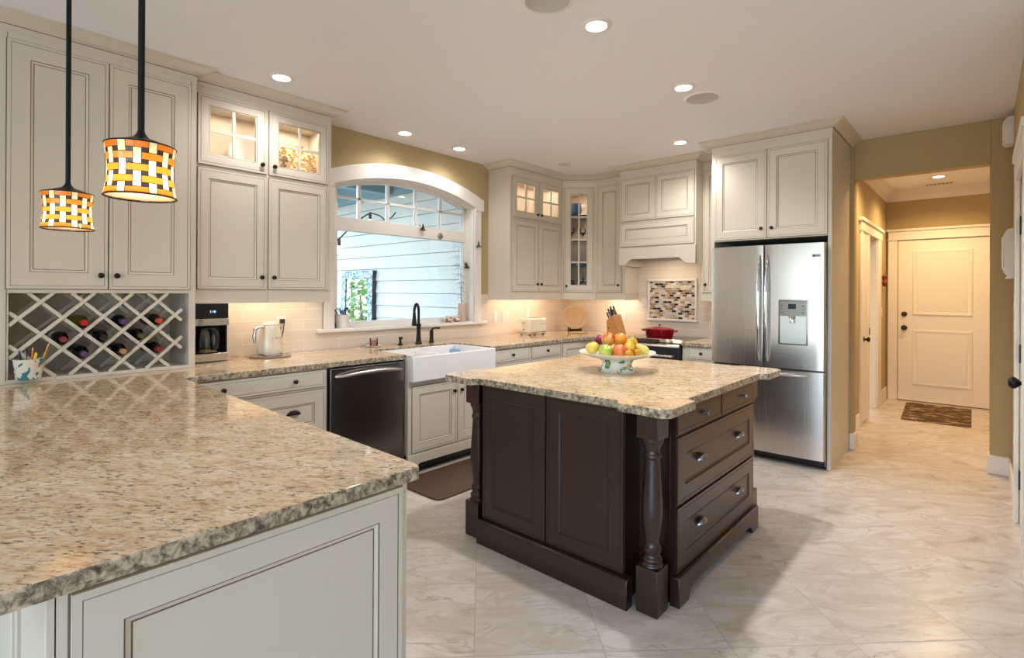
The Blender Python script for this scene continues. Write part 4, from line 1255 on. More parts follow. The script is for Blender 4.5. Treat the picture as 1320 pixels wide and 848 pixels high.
b = MB(); b.box(-0.016, 0.016, -0.038, -0.0088, -0.014, 0.018); b.build('plug', ['black'], u.o, bevel=0.004)
b = MB(); b.tube([(0, -0.036, 0.0), (0.0, -0.055, -0.01), (-0.01, -0.06, -0.07), (-0.03, -0.06, -0.15), (-0.06, -0.062, -0.228), (-0.09, -0.066, -0.2355)], 0.0035, 8); b.build('cord', ['black'], u.o)
outlet('light_switch', 'double white switch plate right of the window', (TX, 4.31, 1.108), WIN, 0.118)
outlet('outlet', 'narrow white outlet close beside the window', (TX, 4.145, 1.118), WIN, 0.07, rocker=False)
outlet('outlet', 'white outlet behind the cream toaster', (TX, 4.69, 1.14), WIN, rocker=False)
outlet('outlet', 'white outlet right of the knife block', (-3.155, TY, 1.115), 0.0, rocker=False)
outlet('light_switch', 'small white switch beside the mosaic panel', (-2.885, TY, 1.275), 0.0, 0.07, 0.09)

# toaster
u = Unit('toaster', 'cream two-slice toaster on the counter right of the sink', 'toaster', (-3.66, 4.395, 0.916), WIN)
b = u.mb()
prof = [(0.0, 0.945), (0.0, 1.07), (0.012, 1.092), (0.035, 1.10), (0.145, 1.10), (0.168, 1.092), (0.18, 1.07), (0.18, 0.945)]
b.prism(prof, 'x', 0, 0.29); b.build('body', ['cream_enamel'], u.o, bevel=0.010, segs=3)
b = u.mb(); b.box(0.004, 0.286, 0.006, 0.174, 0.926, 0.9445); b.build('base', ['chrome'], u.o, bevel=0.003)
for x in (0.03, 0.26):
    for y in (0.03, 0.15):
        u.mb().lathe([(0, 0.916), (0.014, 0.916), (0.012, 0.926), (0, 0.926)], (x, y, 0), 12).build('foot', ['black'], u.o)
b = u.mb(); b.box(0.04, 0.25, 0.05, 0.08, 1.1003, 1.102); b.box(0.04, 0.25, 0.10, 0.13, 1.1003, 1.102); b.build('slot', ['black'], u.o)
b = u.mb(); b.box(-0.022, -0.0005, 0.07, 0.11, 1.04, 1.056); b.lathe([(0, 0), (0.012, 0), (0.012, 0.014), (0, 0.014)], (-0.0145, 0.09, 0.975), 14, 'x'); b.build('lever', ['chrome'], u.o)
for k, ch in enumerate('SMEG'):
    tm = text_mesh(ch, 0.02, 0.001); tm.materials.append(M['chrome'])
    link('letter', tm, u.o, loc=(0.175 + k * 0.027, -0.001, 1.03 - u.z), rot=(PI / 2, 0, 0))

# wooden plate on a stand, in the corner
u = Unit('plate_stand', 'small dark stand holding the round wooden plate', 'plate stand', (-3.68, 5.255, 0.915), PI / 4)
b = MB()
b.box(-0.075, 0.075, -0.07, -0.055, 0.018, 0.034); b.box(-0.075, 0.075, 0.045, 0.06, 0.0, 0.016)
for x in (-0.07, 0.058):
    b.prism([(-0.085, 0.0), (0.06, 0.0), (0.06, 0.016), (-0.05, 0.02), (-0.055, 0.026), (-0.072, 0.05), (-0.085, 0.046)], 'x', x, x + 0.012)
    b.prism([(0.045, 0.0), (0.06, 0.0), (0.095, 0.15), (0.083, 0.15)], 'x', x, x + 0.012)
b.build('easel', ['blackmetal'], u.o)
b = MB(); b.lathe([(0, 0.004), (0.05, 0.004), (0.052, 0.006), (0.054, 0.004), (0.095, 0.006), (0.098, 0.009), (0.102, 0.006), (0.14, 0.014), (0.149, 0.016), (0.150, 0.010), (0.09, -0.008), (0, -0.010)], (0, 0, 0), 48, 'y')
o = b.build('wooden_plate', ['platewood'], rot=(R(-14), 0, PI / 4)); o.location = (-3.668, 5.243, 0.915 + 0.035 + 0.146)
tag(o, 'round turned wooden plate displayed in the corner', 'plate')
b = MB(); b.lathe([(0, 0), (0.10, 0), (0.105, 0.006), (0.10, 0.014), (0, 0.014)], seg=36)
o = b.build('wooden_trivet', ['platewood'], loc=(-3.50, 5.08, 0.915)); tag(o, 'flat round wooden trivet on counter before the wooden plate', 'trivet')

# knife block
u = Unit('knife_block', 'slanted wooden knife block left of the range', 'knife block', (-3.11, 5.14, 0.915), R(-16))
b = MB(); b.prism([(0, 0), (0.185, 0), (0.192, 0.03), (0.105, 0.232), (-0.008, 0.162)], 'y', -0.055, 0.055); b.build('block', ['blockwood'], u.o, bevel=0.004)
b = MB(); b.lathe([(0, 0.002), (0.009, 0.002), (0.009, 0), (0, 0)], (0.035, -0.055, 0.08), 14, 'y'); b.build('emblem', ['black'], u.o)
kd = Vector((-0.53, 0, 0.848)); kq = (Matrix.Rotation(R(-16), 4, 'Z'))
kn = 0
for t, y, L_ in ((0.20, -0.03, 0.085), (0.20, 0.025, 0.09), (0.48, -0.032, 0.11), (0.48, 0.0, 0.105), (0.48, 0.032, 0.10), (0.78, -0.025, 0.115), (0.78, 0.02, 0.12)):
    base = Vector((-0.008, 0, 0.162)).lerp(Vector((0.105, 0, 0.232)), t) + Vector((0, y, 0))
    w0 = Vector((-3.11, 5.14, 0.915)) + (kq @ base)
    b = MB(); b.tube([(0, 0, 0.001), (0, 0, 0.02), (0, 0, L_ * 0.6), (0.003, 0, L_ - 0.008), (0.005, 0, L_)], [0.009, 0.010, 0.011, 0.012, 0.009], 10, flat=0.65)
    k_ = b.build('kitchen_knife', ['black'], loc=w0, rot=(0, R(-32), R(-16)))
    tag(k_, ['black-handled knife lowest in the wooden block', 'black-handled knife in the middle of the wooden block', 'long black-handled knife topmost in the wooden block'][0 if t < 0.3 else 1 if t < 0.6 else 2], 'knife', 'knives in the wooden block')

# ================================================================ fruit bowl on the island
FB = Vector((-1.633, 2.777, 0.915))
rt_ = Vector((0.7455, 0.6665, 0)); fw_ = Vector((-0.6665, 0.7455, 0))
def bowlpaint():
    t = NT('handpainted_pottery')
    p = t.obj(); s = t.n('SeparateXYZ'); t.l(p, s.inputs[0])
    n = t.noise(p, 22, 2, 0.5, 0.4); n2 = t.noise(t.mapped(p, loc=(3, 5, 1)), 26, 2, 0.5, 0.4)
    base = t.mix(t.ramp(n, [(0.55, (0, 0, 0, 1)), (0.58, (1, 1, 1, 1))], True), rgb(232, 232, 228), rgb(60, 150, 120))
    c = t.mix(t.ramp(n2, [(0.60, (0, 0, 0, 1)), (0.63, (1, 1, 1, 1))], True), base, rgb(206, 168, 80))
    t.l(c, t.b.inputs['Base Color']); t.b.inputs['Roughness'].default_value = 0.12
    return t.m
M['pottery'] = bowlpaint()
u = Unit('fruit_bowl', 'hand-painted pedestal bowl of fruit on the island', 'bowl', tuple(FB), R(40))
b = MB(); b.lathe([(0, 0), (0.108, 0), (0.110, 0.006), (0.098, 0.012), (0.088, 0.035), (0.092, 0.060), (0.108, 0.074), (0, 0.074)], seg=36); b.build('pedestal', ['pottery'], u.o)
b = MB(); b.lathe([(0, 0.072), (0.11, 0.074), (0.15, 0.082), (0.20, 0.098), (0.226, 0.112), (0.228, 0.116), (0.222, 0.116), (0.196, 0.104), (0.146, 0.089), (0.1, 0.082), (0, 0.08)], seg=64, wav=lambda a: 1 + 0.018 * math.sin(a * 8)); b.build('dish', [plain('pottery_white', rgb(226, 228, 222), 0.15, var=0.06, scale=30)], u.o)
def fruit_mat(name, c1, c2, scale=9, lo=0.42, hi=0.6):
    t = NT(name); n = t.noise(t.obj(), scale, 2)
    t.l(t.ramp(n, [(lo, c1), (hi, c2)]), t.b.inputs['Base Color']); t.b.inputs['Roughness'].default_value = 0.35
    return t.m
FM = {'greenapple': fruit_mat('green_apple_skin', rgb(127, 167, 40), rgb(174, 185, 71)), 'peach': fruit_mat('peach_skin', rgb(203, 92, 69), rgb(216, 138, 54), 14),
      'orange': fruit_mat('orange_peel', rgb(216, 130, 23), rgb(221, 147, 42)), 'redapple': fruit_mat('red_yellow_apple_skin', rgb(185, 48, 36), rgb(214, 168, 81), 16),
      'lemon': fruit_mat('yellow_apple_skin', rgb(214, 168, 63), rgb(216, 189, 90)), 'pear': fruit_mat('yellow_pear_skin', rgb(203, 148, 23), rgb(212, 172, 58)),
      'palepear': fruit_mat('pale_pear_skin', rgb(212, 179, 81), rgb(217, 193, 109)), 'plum': fruit_mat('plum_skin', rgb(158, 24, 74), rgb(108, 11, 55)), 'fig': fruit_mat('small_pear_skin', rgb(192, 133, 16), rgb(180, 125, 21))}
def fruit(name, label, mat, a, d, h, r, shape='apple', tilt=(0, 0, 0)):
    p = FB + rt_ * a + fw_ * d + Vector((0, 0, h))
    uu = Unit(name, label, name.split('_')[-1], tuple(p)); uu.o.rotation_euler = tilt
    b = MB()
    if shape == 'apple': b.ball((0, 0, 0), r, 20, 14, sq=(1, 1, 0.92), dent=0.22)
    elif shape == 'pear':
        b.lathe([(0, -r), (r * 0.55, -r * 0.93), (r * 0.92, -r * 0.5), (r, 0), (r * 0.86, r * 0.5), (r * 0.56, r * 1.05), (r * 0.42, r * 1.4), (r * 0.24, r * 1.62), (0, r * 1.68)], seg=20)
    else: b.ball((0, 0, 0), r, 20, 14)
    b.build('flesh', [FM[mat]], uu.o)
    zt = {'apple': r * 0.72, 'pear': r * 1.66, 'round': r * 0.98}[shape]
    if shape != 'round':
        b = MB(); b.tube([(0, 0, zt - 0.004), (0.002, 0, zt + 0.008), (0.005, 0.002, zt + 0.018)], 0.0018, 6); b.build('stem', ['bark'], uu.o)
    else:
        b = MB(); b.lathe([(0, zt + 0.001), (0.005, zt), (0.006, zt - 0.003), (0, zt - 0.003)], seg=8); b.build('stem', ['bark'], uu.o)
G = 'fruit in the pedestal bowl'
fruit('yellow_apple', 'yellow apple at the left edge of the fruit bowl', 'lemon', -0.148, 0.01, 0.136, 0.042, 'apple', (0.2, -0.3, 0))
fruit('green_apple', 'green apple at the front left of the fruit bowl', 'greenapple', -0.082, -0.075, 0.126, 0.042, 'apple', (0.3, 0.5, 0))
fruit('peach', 'pink peach at the front of the fruit bowl', 'peach', -0.005, -0.085, 0.126, 0.042, 'round', (1.2, 0, 0.2))
fruit('red_apple', 'red and yellow apple on top of the fruit pile', 'redapple', -0.050, 0.02, 0.188, 0.043, 'apple', (0.5, 0.1, 0))
fruit('orange', 'orange on top of the fruit pile beside the red apple', 'orange', 0.022, 0.01, 0.186, 0.041, 'round', (0.2, 0.3, 0))
fruit('plum', 'dark pink plum behind the red apple', 'plum', -0.092, 0.075, 0.178, 0.032, 'round')
fruit('yellow_pear', 'yellow pear standing upright at right in the fruit bowl', 'pear', 0.098, -0.005, 0.144, 0.033, 'pear', (0.1, 0.1, 0))
fruit('yellow_pear', 'short yellow pear beside the peach in the bowl', 'pear', 0.062, -0.055, 0.142, 0.034, 'pear', (-0.2, -0.2, 0))
fruit('small_pear', 'small golden pear at the front right of the fruit bowl', 'fig', 0.100, -0.088, 0.113, 0.027, 'pear', (1.1, 0.2, 0))
fruit('small_pear', 'small golden pear under the short yellow pear', 'fig', 0.045, -0.118, 0.112, 0.025, 'pear', (1.2, -0.1, 0))
fruit('pale_pear', 'pale yellow pear lying at the right edge of the bowl', 'palepear', 0.142, -0.055, 0.127, 0.034, 'pear', (0.2, -0.9, 0.6))
fruit('orange', 'orange low in the middle of the fruit bowl', 'orange', -0.03, 0.0, 0.122, 0.04, 'round')
fruit('orange', 'orange at the back of the fruit bowl', 'orange', 0.05, 0.08, 0.126, 0.042, 'round')

# ================================================================ wine bottles
M['bottle_dark'] = plain('dark_bottle_glass', rgb(20, 20, 20), 0.1)
M['bottle_olive'] = plain('olive_bottle_glass', rgb(92, 84, 34), 0.12)
def bottle(name, label, y, z, glass, cap, label_col=None):
    uu = Unit(name, label, 'bottle', (-3.862, y, z), 0, 'wine bottles in the lattice rack')
    uu.o.rotation_euler = (0, PI / 2, 0)
    b = MB(); b.lathe([(0, 0.0), (0.034, 0.0), (0.037, 0.004), (0.037, 0.185), (0.033, 0.205), (0.02, 0.225), (0.0145, 0.24), (0.0135, 0.272), (0, 0.272)], seg=24); b.build('glass_body', [glass], uu.o)
    b = MB(); b.lathe([(0.0142, 0.262), (0.0148, 0.264), (0.0152, 0.305), (0.0135, 0.309), (0, 0.309)], seg=18); b.build('capsule', [cap], uu.o)
    if label_col:
        b = MB(); b.lathe([(0.0373, 0.06), (0.0374, 0.062), (0.0374, 0.16), (0.0373, 0.162)], seg=24); b.build('paper_label', [label_col], uu.o)
def capm(n, c): return plain(n, c, 0.3, 0.2)
paper = plain('bottle_paper_label', rgb(214, 204, 186), 0.7)
bottle('wine_bottle', 'olive glass wine bottle with bright red capsule', 0.571, 1.2075, 'bottle_olive', capm('cap_bright_red', rgb(210, 12, 36)))
bottle('wine_bottle', 'dark wine bottle with dull brick red capsule at left of rack', 0.4855, 1.125, 'bottle_dark', capm('cap_brick', rgb(140, 60, 52)), paper)
bottle('wine_bottle', 'dark wine bottle with purple capsule in the lowest row', 0.571, 1.0425, 'bottle_dark', capm('cap_purple', rgb(104, 74, 124)))
bottle('wine_bottle', 'dark wine bottle with black capsule below the two upper purple and red caps', 0.657, 1.125, 'bottle_dark', capm('cap_black', rgb(34, 32, 34)))
bottle('wine_bottle', 'dark wine bottle with purple capsule in the top row', 0.7425, 1.2075, 'bottle_dark', capm('cap_purple_b', rgb(96, 66, 120)), paper)
bottle('wine_bottle', 'dark wine bottle with tan cork-coloured end in lowest row', 0.7425, 1.0425, 'bottle_dark', capm('cap_tan', rgb(186, 140, 96)))
bottle('wine_bottle', 'dark wine bottle with black and gold capsule', 0.828, 1.125, 'bottle_dark', capm('cap_gold', rgb(96, 84, 48)))
bottle('wine_bottle', 'dark wine bottle with orange red capsule at top right of rack', 0.9138, 1.2075, 'bottle_dark', capm('cap_orange', rgb(220, 78, 40)))
bottle('wine_bottle', 'dark wine bottle with deep red capsule at bottom right of rack', 0.9138, 1.0425, 'bottle_dark', capm('cap_deep_red', rgb(150, 40, 46)))

# pencil cup
u = Unit('pencil_cup', 'white painted pencil cup at the left of the wine rack', 'cup', (-3.568, 0.352, 0.9345))
def cuppaint():
    t = NT('painted_cup'); s = t.n('SeparateXYZ'); t.l(t.obj(), s.inputs[0])
    n = t.noise(t.mapped(t.obj(), loc=(0.3, 1.7, 0.2)), 17, 2, 0.5, 0.5)
    c = t.mix(t.ramp(n, [(0.56, (0, 0, 0, 1)), (0.58, (1, 1, 1, 1))], True), rgb(226, 220, 208), rgb(52, 132, 140))
    n2 = t.noise(t.mapped(t.obj(), loc=(4, 2, 7)), 30, 1)
    c = t.mix(t.ramp(n2, [(0.66, (0, 0, 0, 1)), (0.67, (1, 1, 1, 1))], True), c, rgb(196, 84, 44))
    t.l(c, t.b.inputs['Base Color']); t.b.inputs['Roughness'].default_value = 0.25
    return t.m
b = MB(); b.lathe([(0, 0), (0.047, 0), (0.050, 0.006), (0.059, 0.095), (0.061, 0.102), (0.057, 0.102), (0.048, 0.010), (0, 0.008)], seg=28); b.build('cup', [cuppaint()], u.o)
pens = [('pencil', 'yellow pencil leaning right out of the cup', (0.02, 0.045), (0.5, 0.25), 0.175, rgb(214, 150, 40)), ('pencil', 'orange pencil near the middle of the cup', (0.02, 0.012), (0.08, 0.1), 0.15, rgb(210, 130, 40)),
        ('highlighter_pen', 'thick yellow highlighter in the pencil cup', (0.035, 0.02), (0.2, 0.12), 0.125, rgb(236, 200, 30)), ('pen', 'dark blue pen at the left of the cup', (0.02, -0.035), (-0.2, 0.1), 0.14, rgb(36, 44, 70)),
        ('pen', 'black pen in the pencil cup', (0.0, -0.01), (-0.05, 0.1), 0.148, rgb(28, 26, 28)), ('pen', 'silver grey pen in the pencil cup', (0.03, -0.015), (-0.08, 0.15), 0.135, rgb(150, 148, 144))]
for nm, lb, (dx, dy), (ty, tx), ln, col in pens:
    uu = Unit(nm, lb, 'pen', (-3.568 + dx * 0.6, 0.352 + dy * 0.6, 0.9445), 0, 'pens in the painted cup')
    uu.o.rotation_euler = (-ty * 0.55, tx * 0.4, 0)
    r_ = 0.007 if nm == 'highlighter_pen' else 0.004
    b = MB(); b.lathe([(0, 0), (r_, 0), (r_, ln - 0.012), (0, ln - 0.012)], seg=8); b.build('barrel', [plain(nm + '_barrel', col, 0.4)], uu.o)
    b = MB(); b.lathe([(r_, ln - 0.0122), (r_ * 0.3, ln), (0, ln)], seg=8); b.build('tip', [plain(nm + '_tip', rgb(222, 200, 170) if nm == 'pencil' else col, 0.5)], uu.o)

# ================================================================ things behind cabinet glass
b = MB(); b.lathe([(0, 0.004), (0.09, 0.004), (0.10, 0.010), (0.150, 0.022), (0.152, 0.018), (0.10, 0.002), (0, -0.002)], (0, 0, 0), 48, 'y', wav=lambda a: 1 + 0.02 * math.sin(a * 16))
o = b.build('scalloped_plate', ['porcelain'], loc=(-3.855, 1.535, 2.18 + 0.148), rot=(R(-12), 0, WIN)); tag(o, 'white scalloped plate behind the left glass door', 'plate')
gold = mosaic('gold_lace_pattern', [(0.0, rgb(190, 150, 80)), (0.3, rgb(226, 200, 140)), (0.5, rgb(150, 110, 56)), (0.75, rgb(240, 222, 180)), (1.0, rgb(206, 170, 100))], 0.02, 0.018, 0.001)
b = MB(); b.lathe([(0, 0.004), (0.10, 0.005), (0.158, 0.020), (0.160, 0.016), (0.10, -0.001), (0, -0.002)], (0, 0, 0), 40, 'y')
o = b.build('gold_plate', [gold], loc=(-3.85, 1.875, 2.18 + 0.156), rot=(R(-12), 0, WIN)); tag(o, 'gold patterned plate behind the right glass door by the window', 'plate')
b = MB(); b.box(-0.075, 0.075, -0.01, 0.01, 0, 0.19)
o = b.build('gold_tile_box', [gold], loc=(-3.80, 1.70, 2.18), rot=(0, 0, WIN), bevel=0.004); tag(o, 'square gold patterned tile standing beside the gold plate', 'tile')

def on_shelf(x, y, z):
    return (-3.645 + x * math.cos(ang) - y * math.sin(ang), 4.955 + x * math.sin(ang) + y * math.cos(ang), z)
p = on_shelf(0.15, 0.12, 2.294)
u = Unit('blue_pitcher', 'blue and white pitcher on the top shelf behind glass', 'pitcher', p, ang)
b = MB(); b.lathe([(0, 0), (0.05, 0), (0.075, 0.03), (0.082, 0.08), (0.07, 0.12), (0.075, 0.14), (0.07, 0.14), (0.066, 0.12), (0, 0.1)], seg=24); b.build('body', [plain('blue_glaze', rgb(44, 96, 150), 0.15, var=0.2, scale=20)], u.o)
b = MB(); b.tube([(0.07, 0, 0.12), (0.115, 0, 0.115), (0.12, 0, 0.07), (0.078, 0, 0.045)], 0.008, 8); b.build('handle', ['porcelain'], u.o)
GL = [(0, 0), (0.032, 0), (0.033, 0.003), (0.006, 0.008), (0.004, 0.07), (0.012, 0.08), (0.036, 0.11), (0.038, 0.14), (0.033, 0.165), (0.0315, 0.165), (0.036, 0.14), (0.034, 0.112), (0.0, 0.083)]
gb = MB(); gb.lathe(GL, seg=20); gm = gb.mesh('wine_glass', ['clear_glass'])
for k, (x, y, z, lb) in enumerate(((0.11, 0.10, 1.989, 'wine glass behind left pane on the third shelf'), (0.25, 0.20, 1.989, 'wine glass further right on the third shelf'), (0.28, 0.12, 1.405, 'wine glass at right on the cabinet floor'), (0.22, 0.17, 1.405, 'wine glass set back on the cabinet floor'))):
    o = link('wine_glass', gm, loc=on_shelf(x, y, z)); tag(o, lb, 'wine glass', 'glasses in the corner cabinet')
bm_ = MB(); bm_.lathe([(0, 0), (0.04, 0), (0.058, 0.04), (0.06, 0.06), (0.056, 0.06), (0.05, 0.03), (0, 0.008)], seg=24); bmm = bm_.mesh('small_bowl', [plain('blue_patterned_glaze', rgb(70, 96, 120), 0.2, var=0.35, scale=40)])
for x, y, lb in ((0.12, 0.12, 'small blue patterned bowl at left on the second shelf'), (0.26, 0.12, 'small blue patterned bowl at right on the second shelf')):
    o = link('small_bowl', bmm, loc=on_shelf(x, y, 1.694)); tag(o, lb, 'bowl', 'bowls in the corner cabinet')
b = MB(); b.lathe([(0, 0), (0.045, 0), (0.046, 0.1), (0.03, 0.115), (0.03, 0.13), (0, 0.13)], seg=20)
o = b.build('dark_canister', [plain('dark_canister_glaze', rgb(54, 54, 50), 0.3)], loc=on_shelf(0.11, 0.14, 1.405)); tag(o, 'dark canister on the cabinet floor at left', 'canister')

# ================================================================ on the window sill
u = Unit('herb_pot', 'white pot with dark curly plant on the window sill', 'plant', (-4.00, 2.345, 1.08))
b = MB(); b.lathe([(0, 0), (0.05, 0), (0.062, 0.105), (0.064, 0.108), (0.058, 0.108), (0.05, 0.09), (0, 0.09)], seg=24); b.build('pot', ['porcelain'], u.o)
b = MB(); rr = random.Random(3)
for k in range(26):
    a = rr.uniform(0, 2 * PI); r0 = rr.uniform(0.0, 0.035); h = rr.uniform(0.04, 0.085); o_ = rr.uniform(0.02, 0.055)
    p0 = Vector((r0 * math.cos(a), r0 * math.sin(a), 0.088)); p1 = p0 + Vector((o_ * math.cos(a) * .6, o_ * math.sin(a) * .6, h * .7)); p2 = p0 + Vector((o_ * math.cos(a), o_ * math.sin(a), h)); p3 = p2 + Vector((0.012 * math.cos(a + 1.5), 0.012 * math.sin(a + 1.5), -0.02))
    b.tube([p0, p1, p2, p3], [0.002, 0.003, 0.005, 0.001], 6, flat=0.5)
b.build('leaves', [plain('dark_plant_leaf', rgb(34, 44, 50), 0.5)], u.o)
for y, lb in ((3.505, 'small brown striped cup on the sill, nearer the faucet'), (3.612, 'small brown striped cup on the sill, nearer the vase')):
    b = MB(); b.lathe([(0, 0), (0.026, 0), (0.04, 0.02), (0.044, 0.045), (0.038, 0.062), (0.035, 0.062), (0.04, 0.045), (0.034, 0.018), (0, 0.008)], seg=20)
    o = b.build('striped_cup', [mosaic('cup_bands_' + str(y), [(0, rgb(214, 196, 176)), (0.4, rgb(150, 112, 84)), (0.7, rgb(232, 220, 206)), (1, rgb(120, 88, 66))], 0.02, 0.02, 0.0)], loc=(-3.99, y, 1.08)); tag(o, lb, 'cup', 'cups on the window sill')
u = Unit('vase', 'tall slim dusty pink vase of dried branches on the sill', 'vase', (-4.02, 3.715, 1.08))
b = MB(); b.lathe([(0, 0), (0.042, 0), (0.044, 0.004), (0.044, 0.185), (0.042, 0.19), (0.038, 0.19), (0.038, 0.02), (0, 0.015)], seg=24); b.build('vessel', [plain('dusty_pink_glass', rgb(206, 178, 164), 0.25)], u.o)
b = MB(); rr = random.Random(11)
for (tx, ty, tz) in ((0.06, -0.10, 0.72), (0.09, -0.16, 0.62), (0.03, -0.05, 0.50)):
    st = []
    for i in range(9):
        t = i / 8; st.append(Vector((tx * t ** 1.5, ty * t ** 1.6, 0.03 + tz * t)))
    b.tube(st, [0.0022 - 0.0016 * i / 8 for i in range(9)], 5)
    for i in range(3, 9):
        for q in range(3):
            s_ = rr.choice((-1, 1)); p = st[i] + Vector((0, 0, rr.uniform(-0.02, 0.02))); ln = rr.uniform(0.04, 0.09)
            e = p + Vector((rr.uniform(-0.02, 0.02), s_ * ln, -ln * rr.uniform(0.1, 0.6)))
            b.tube([p, (p + e) / 2 + Vector((0, 0, 0.008)), e], [0.0012, 0.001, 0.0006], 4)
b.build('dried_branch', ['drygrass'], u.o)

# small birds and a nest fixed on the window frame
def bird(name, label, loc, rot, cols):
    uu = Unit(name, label, 'ornament', loc, rot)
    b = MB(); b.lathe([(0, -0.028), (0.006, -0.024), (0.011, -0.008), (0.010, 0.008), (0.0065, 0.017), (0.008, 0.024), (0.006, 0.032), (0.0018, 0.036), (0.0008, 0.055), (0, 0.056)], seg=12, axis='x'); b.build('body', [cols[0]], uu.o)
    for s_ in (1, -1):
        b = MB(); n = 6; vs = []
        for i in range(n + 1):
            t = i / n; x = 0.006 - 0.02 * t; w_ = 0.013 * (1 - t) ** 0.6 + 0.001
            vs += [(x - w_, s_ * (0.008 + 0.03 * t), 0.006 + 0.05 * t), (x + w_, s_ * (0.008 + 0.03 * t), 0.006 + 0.05 * t + 0.001), (x, s_ * (0.008 + 0.03 * t) + 0.002, 0.009 + 0.05 * t)]
        fs = []
        for i in range(n):
            for a, c in ((0, 1), (1, 2), (2, 0)):
                fs.append((i * 3 + a, i * 3 + c, i * 3 + 3 + c, i * 3 + 3 + a))
        b.add(vs, fs + [(0, 1, 2), (n * 3, n * 3 + 2, n * 3 + 1)]); b.build('wing', [cols[1]], uu.o)
dk = plain('bird_dark', rgb(60, 46, 40), 0.5); dk2 = plain('bird_brown', rgb(120, 78, 56), 0.5); gr = plain('bird_green', rgb(70, 104, 92), 0.4)
bird('hummingbird_ornament', 'small dark hummingbird ornament on the window transom', (-4.038, 3.21, 1.985), R(80), (dk2, dk))
bird('hummingbird_ornament', 'greenish hummingbird ornament high on the right window casing', (-3.925, 3.855, 1.86), R(70), (gr, gr))
bird('hummingbird_ornament', 'dark hummingbird ornament low on the right window reveal', (-4.02, 3.78, 1.64), R(60), (dk, dk))
u = Unit('twig_nest', 'little brown twig nest on the window transom', 'nest', (-4.042, 3.44, 1.94), WIN)
b = MB(); rr = random.Random(5)
for k in range(46):
    a = rr.uniform(0, 2 * PI); r0 = rr.uniform(0.008, 0.034); l = rr.uniform(0.02, 0.04)
    p = Vector((r0 * math.cos(a), rr.uniform(-0.02, 0.006), r0 * math.sin(a))); d_ = Vector((-math.sin(a) + rr.uniform(-.5, .5), rr.uniform(-.3, .1), math.cos(a) + rr.uniform(-.5, .5))).normalized() * l
    b.tube([p - d_ / 2, p + d_ / 2], 0.0012, 4)
b.build('twigs', [plain('nest_twig', rgb(98, 92, 64), 0.8, var=0.2, scale=60)], u.o)

# ================================================================ the porch things
u = Unit('mosaic_mirror', 'tall mirror in a blue mosaic frame leaning outside the window', 'mirror', (-6.67, 4.09, -0.04))
b = MB()
b.rings(-0.40, 0.40, 0.0, 1.72, [(0, 0.07), (0, 0, 1), (0.11, 0, 0), (0.115, 0.012, 1)], None); fr_ = b.build('mirror_frame', ['bluemosaic', 'black'], u.o)
b = MB(); b.box(-0.29, 0.29, 0.012, 0.03, 0.11, 1.61); b.build('glass', ['mirror'], u.o)
b = MB(); b.box(-0.40, 0.40, 0.05, 0.07, 0.0, 1.72); b.build('backing', ['black'], u.o)
u.o.rotation_euler = (R(-1.2), 0, 0)
u = Unit('string_lights', 'black cable of bulbs strung across the porch', 'string lights', (-4.75, 3.2, 2.15))
b = MB()
cab = [(-4.122, 2.19, 1.74), (-4.62, 2.45, 1.80), (-4.62, 2.664, 1.889), (-4.62, 2.755, 1.98), (-4.62, 2.874, 2.091), (-4.62, 3.006, 2.183), (-4.62, 3.12, 2.165), (-4.62, 3.192, 2.124), (-4.62, 3.269, 2.165), (-4.62, 3.318, 2.22)]
cab = [(x + 4.75, y - 3.2, z - 2.15) for x, y, z in cab]
b.tube(cab, 0.007, 8); b.build('cable', ['black'], u.o)
for k, i in enumerate((2, 5)):
    p = cab[i]
    b = MB(); b.lathe([(0, 0.02), (0.012, 0.02), (0.016, 0), (0.016, -0.045), (0, -0.045)], (p[0], p[1], p[2] - 0.02), 12); s_ = b.build('socket', ['black'], u.o)
    b = MB(); b.lathe([(0, -0.045), (0.014, -0.047), (0.03, -0.085), (0.02, -0.115), (0, -0.12)], (p[0], p[1], p[2] - 0.02), 14); b.build('bulb', [emit('porch_bulb', (1, 0.95, 0.85, 1), 1.2)], s_)
# garden shrubs the mirror looks out to
rr = random.Random(21)
for k, (x, y, h, lb) in enumerate(((-9.9, 2.0, 1.9, 'leafy garden shrub seen in the porch mirror'), (-11.6, 1.2, 2.4, 'tall leafy shrub beyond the porch'))):
    u = Unit('garden_shrub', lb, 'shrub', (x, y, -0.04))
    b = MB(); b.tube([(0, 0, 0), (0.05, 0, h * 0.4), (0, 0.05, h * 0.75)], [0.05, 0.04, 0.02], 8); b.build('stem', ['bark'], u.o)
    b = MB()
    for q in range(420):
        a = rr.uniform(0, 2 * PI); t = rr.uniform(0.12, 1); rad = 0.75 * math.sin(PI * min(1, t * 0.95)) * rr.uniform(0.3, 1)
        c = Vector((rad * math.cos(a), rad * math.sin(a), h * t)); d_ = Vector((rr.uniform(-1, 1), rr.uniform(-1, 1), rr.uniform(-0.4, 0.8))).normalized(); e_ = d_.cross(Vector((rr.uniform(-1, 1), rr.uniform(-1, 1), 0.3))).normalized() * 0.035
        l_ = 0.09
        b.add([tuple(c), tuple(c + d_ * l_ + e_), tuple(c + d_ * 2 * l_), tuple(c + d_ * l_ - e_)], [(0, 1, 2, 3)])
    f_ = b.build('foliage', ['leaf'], u.o); f_['kind'] = 'stuff'

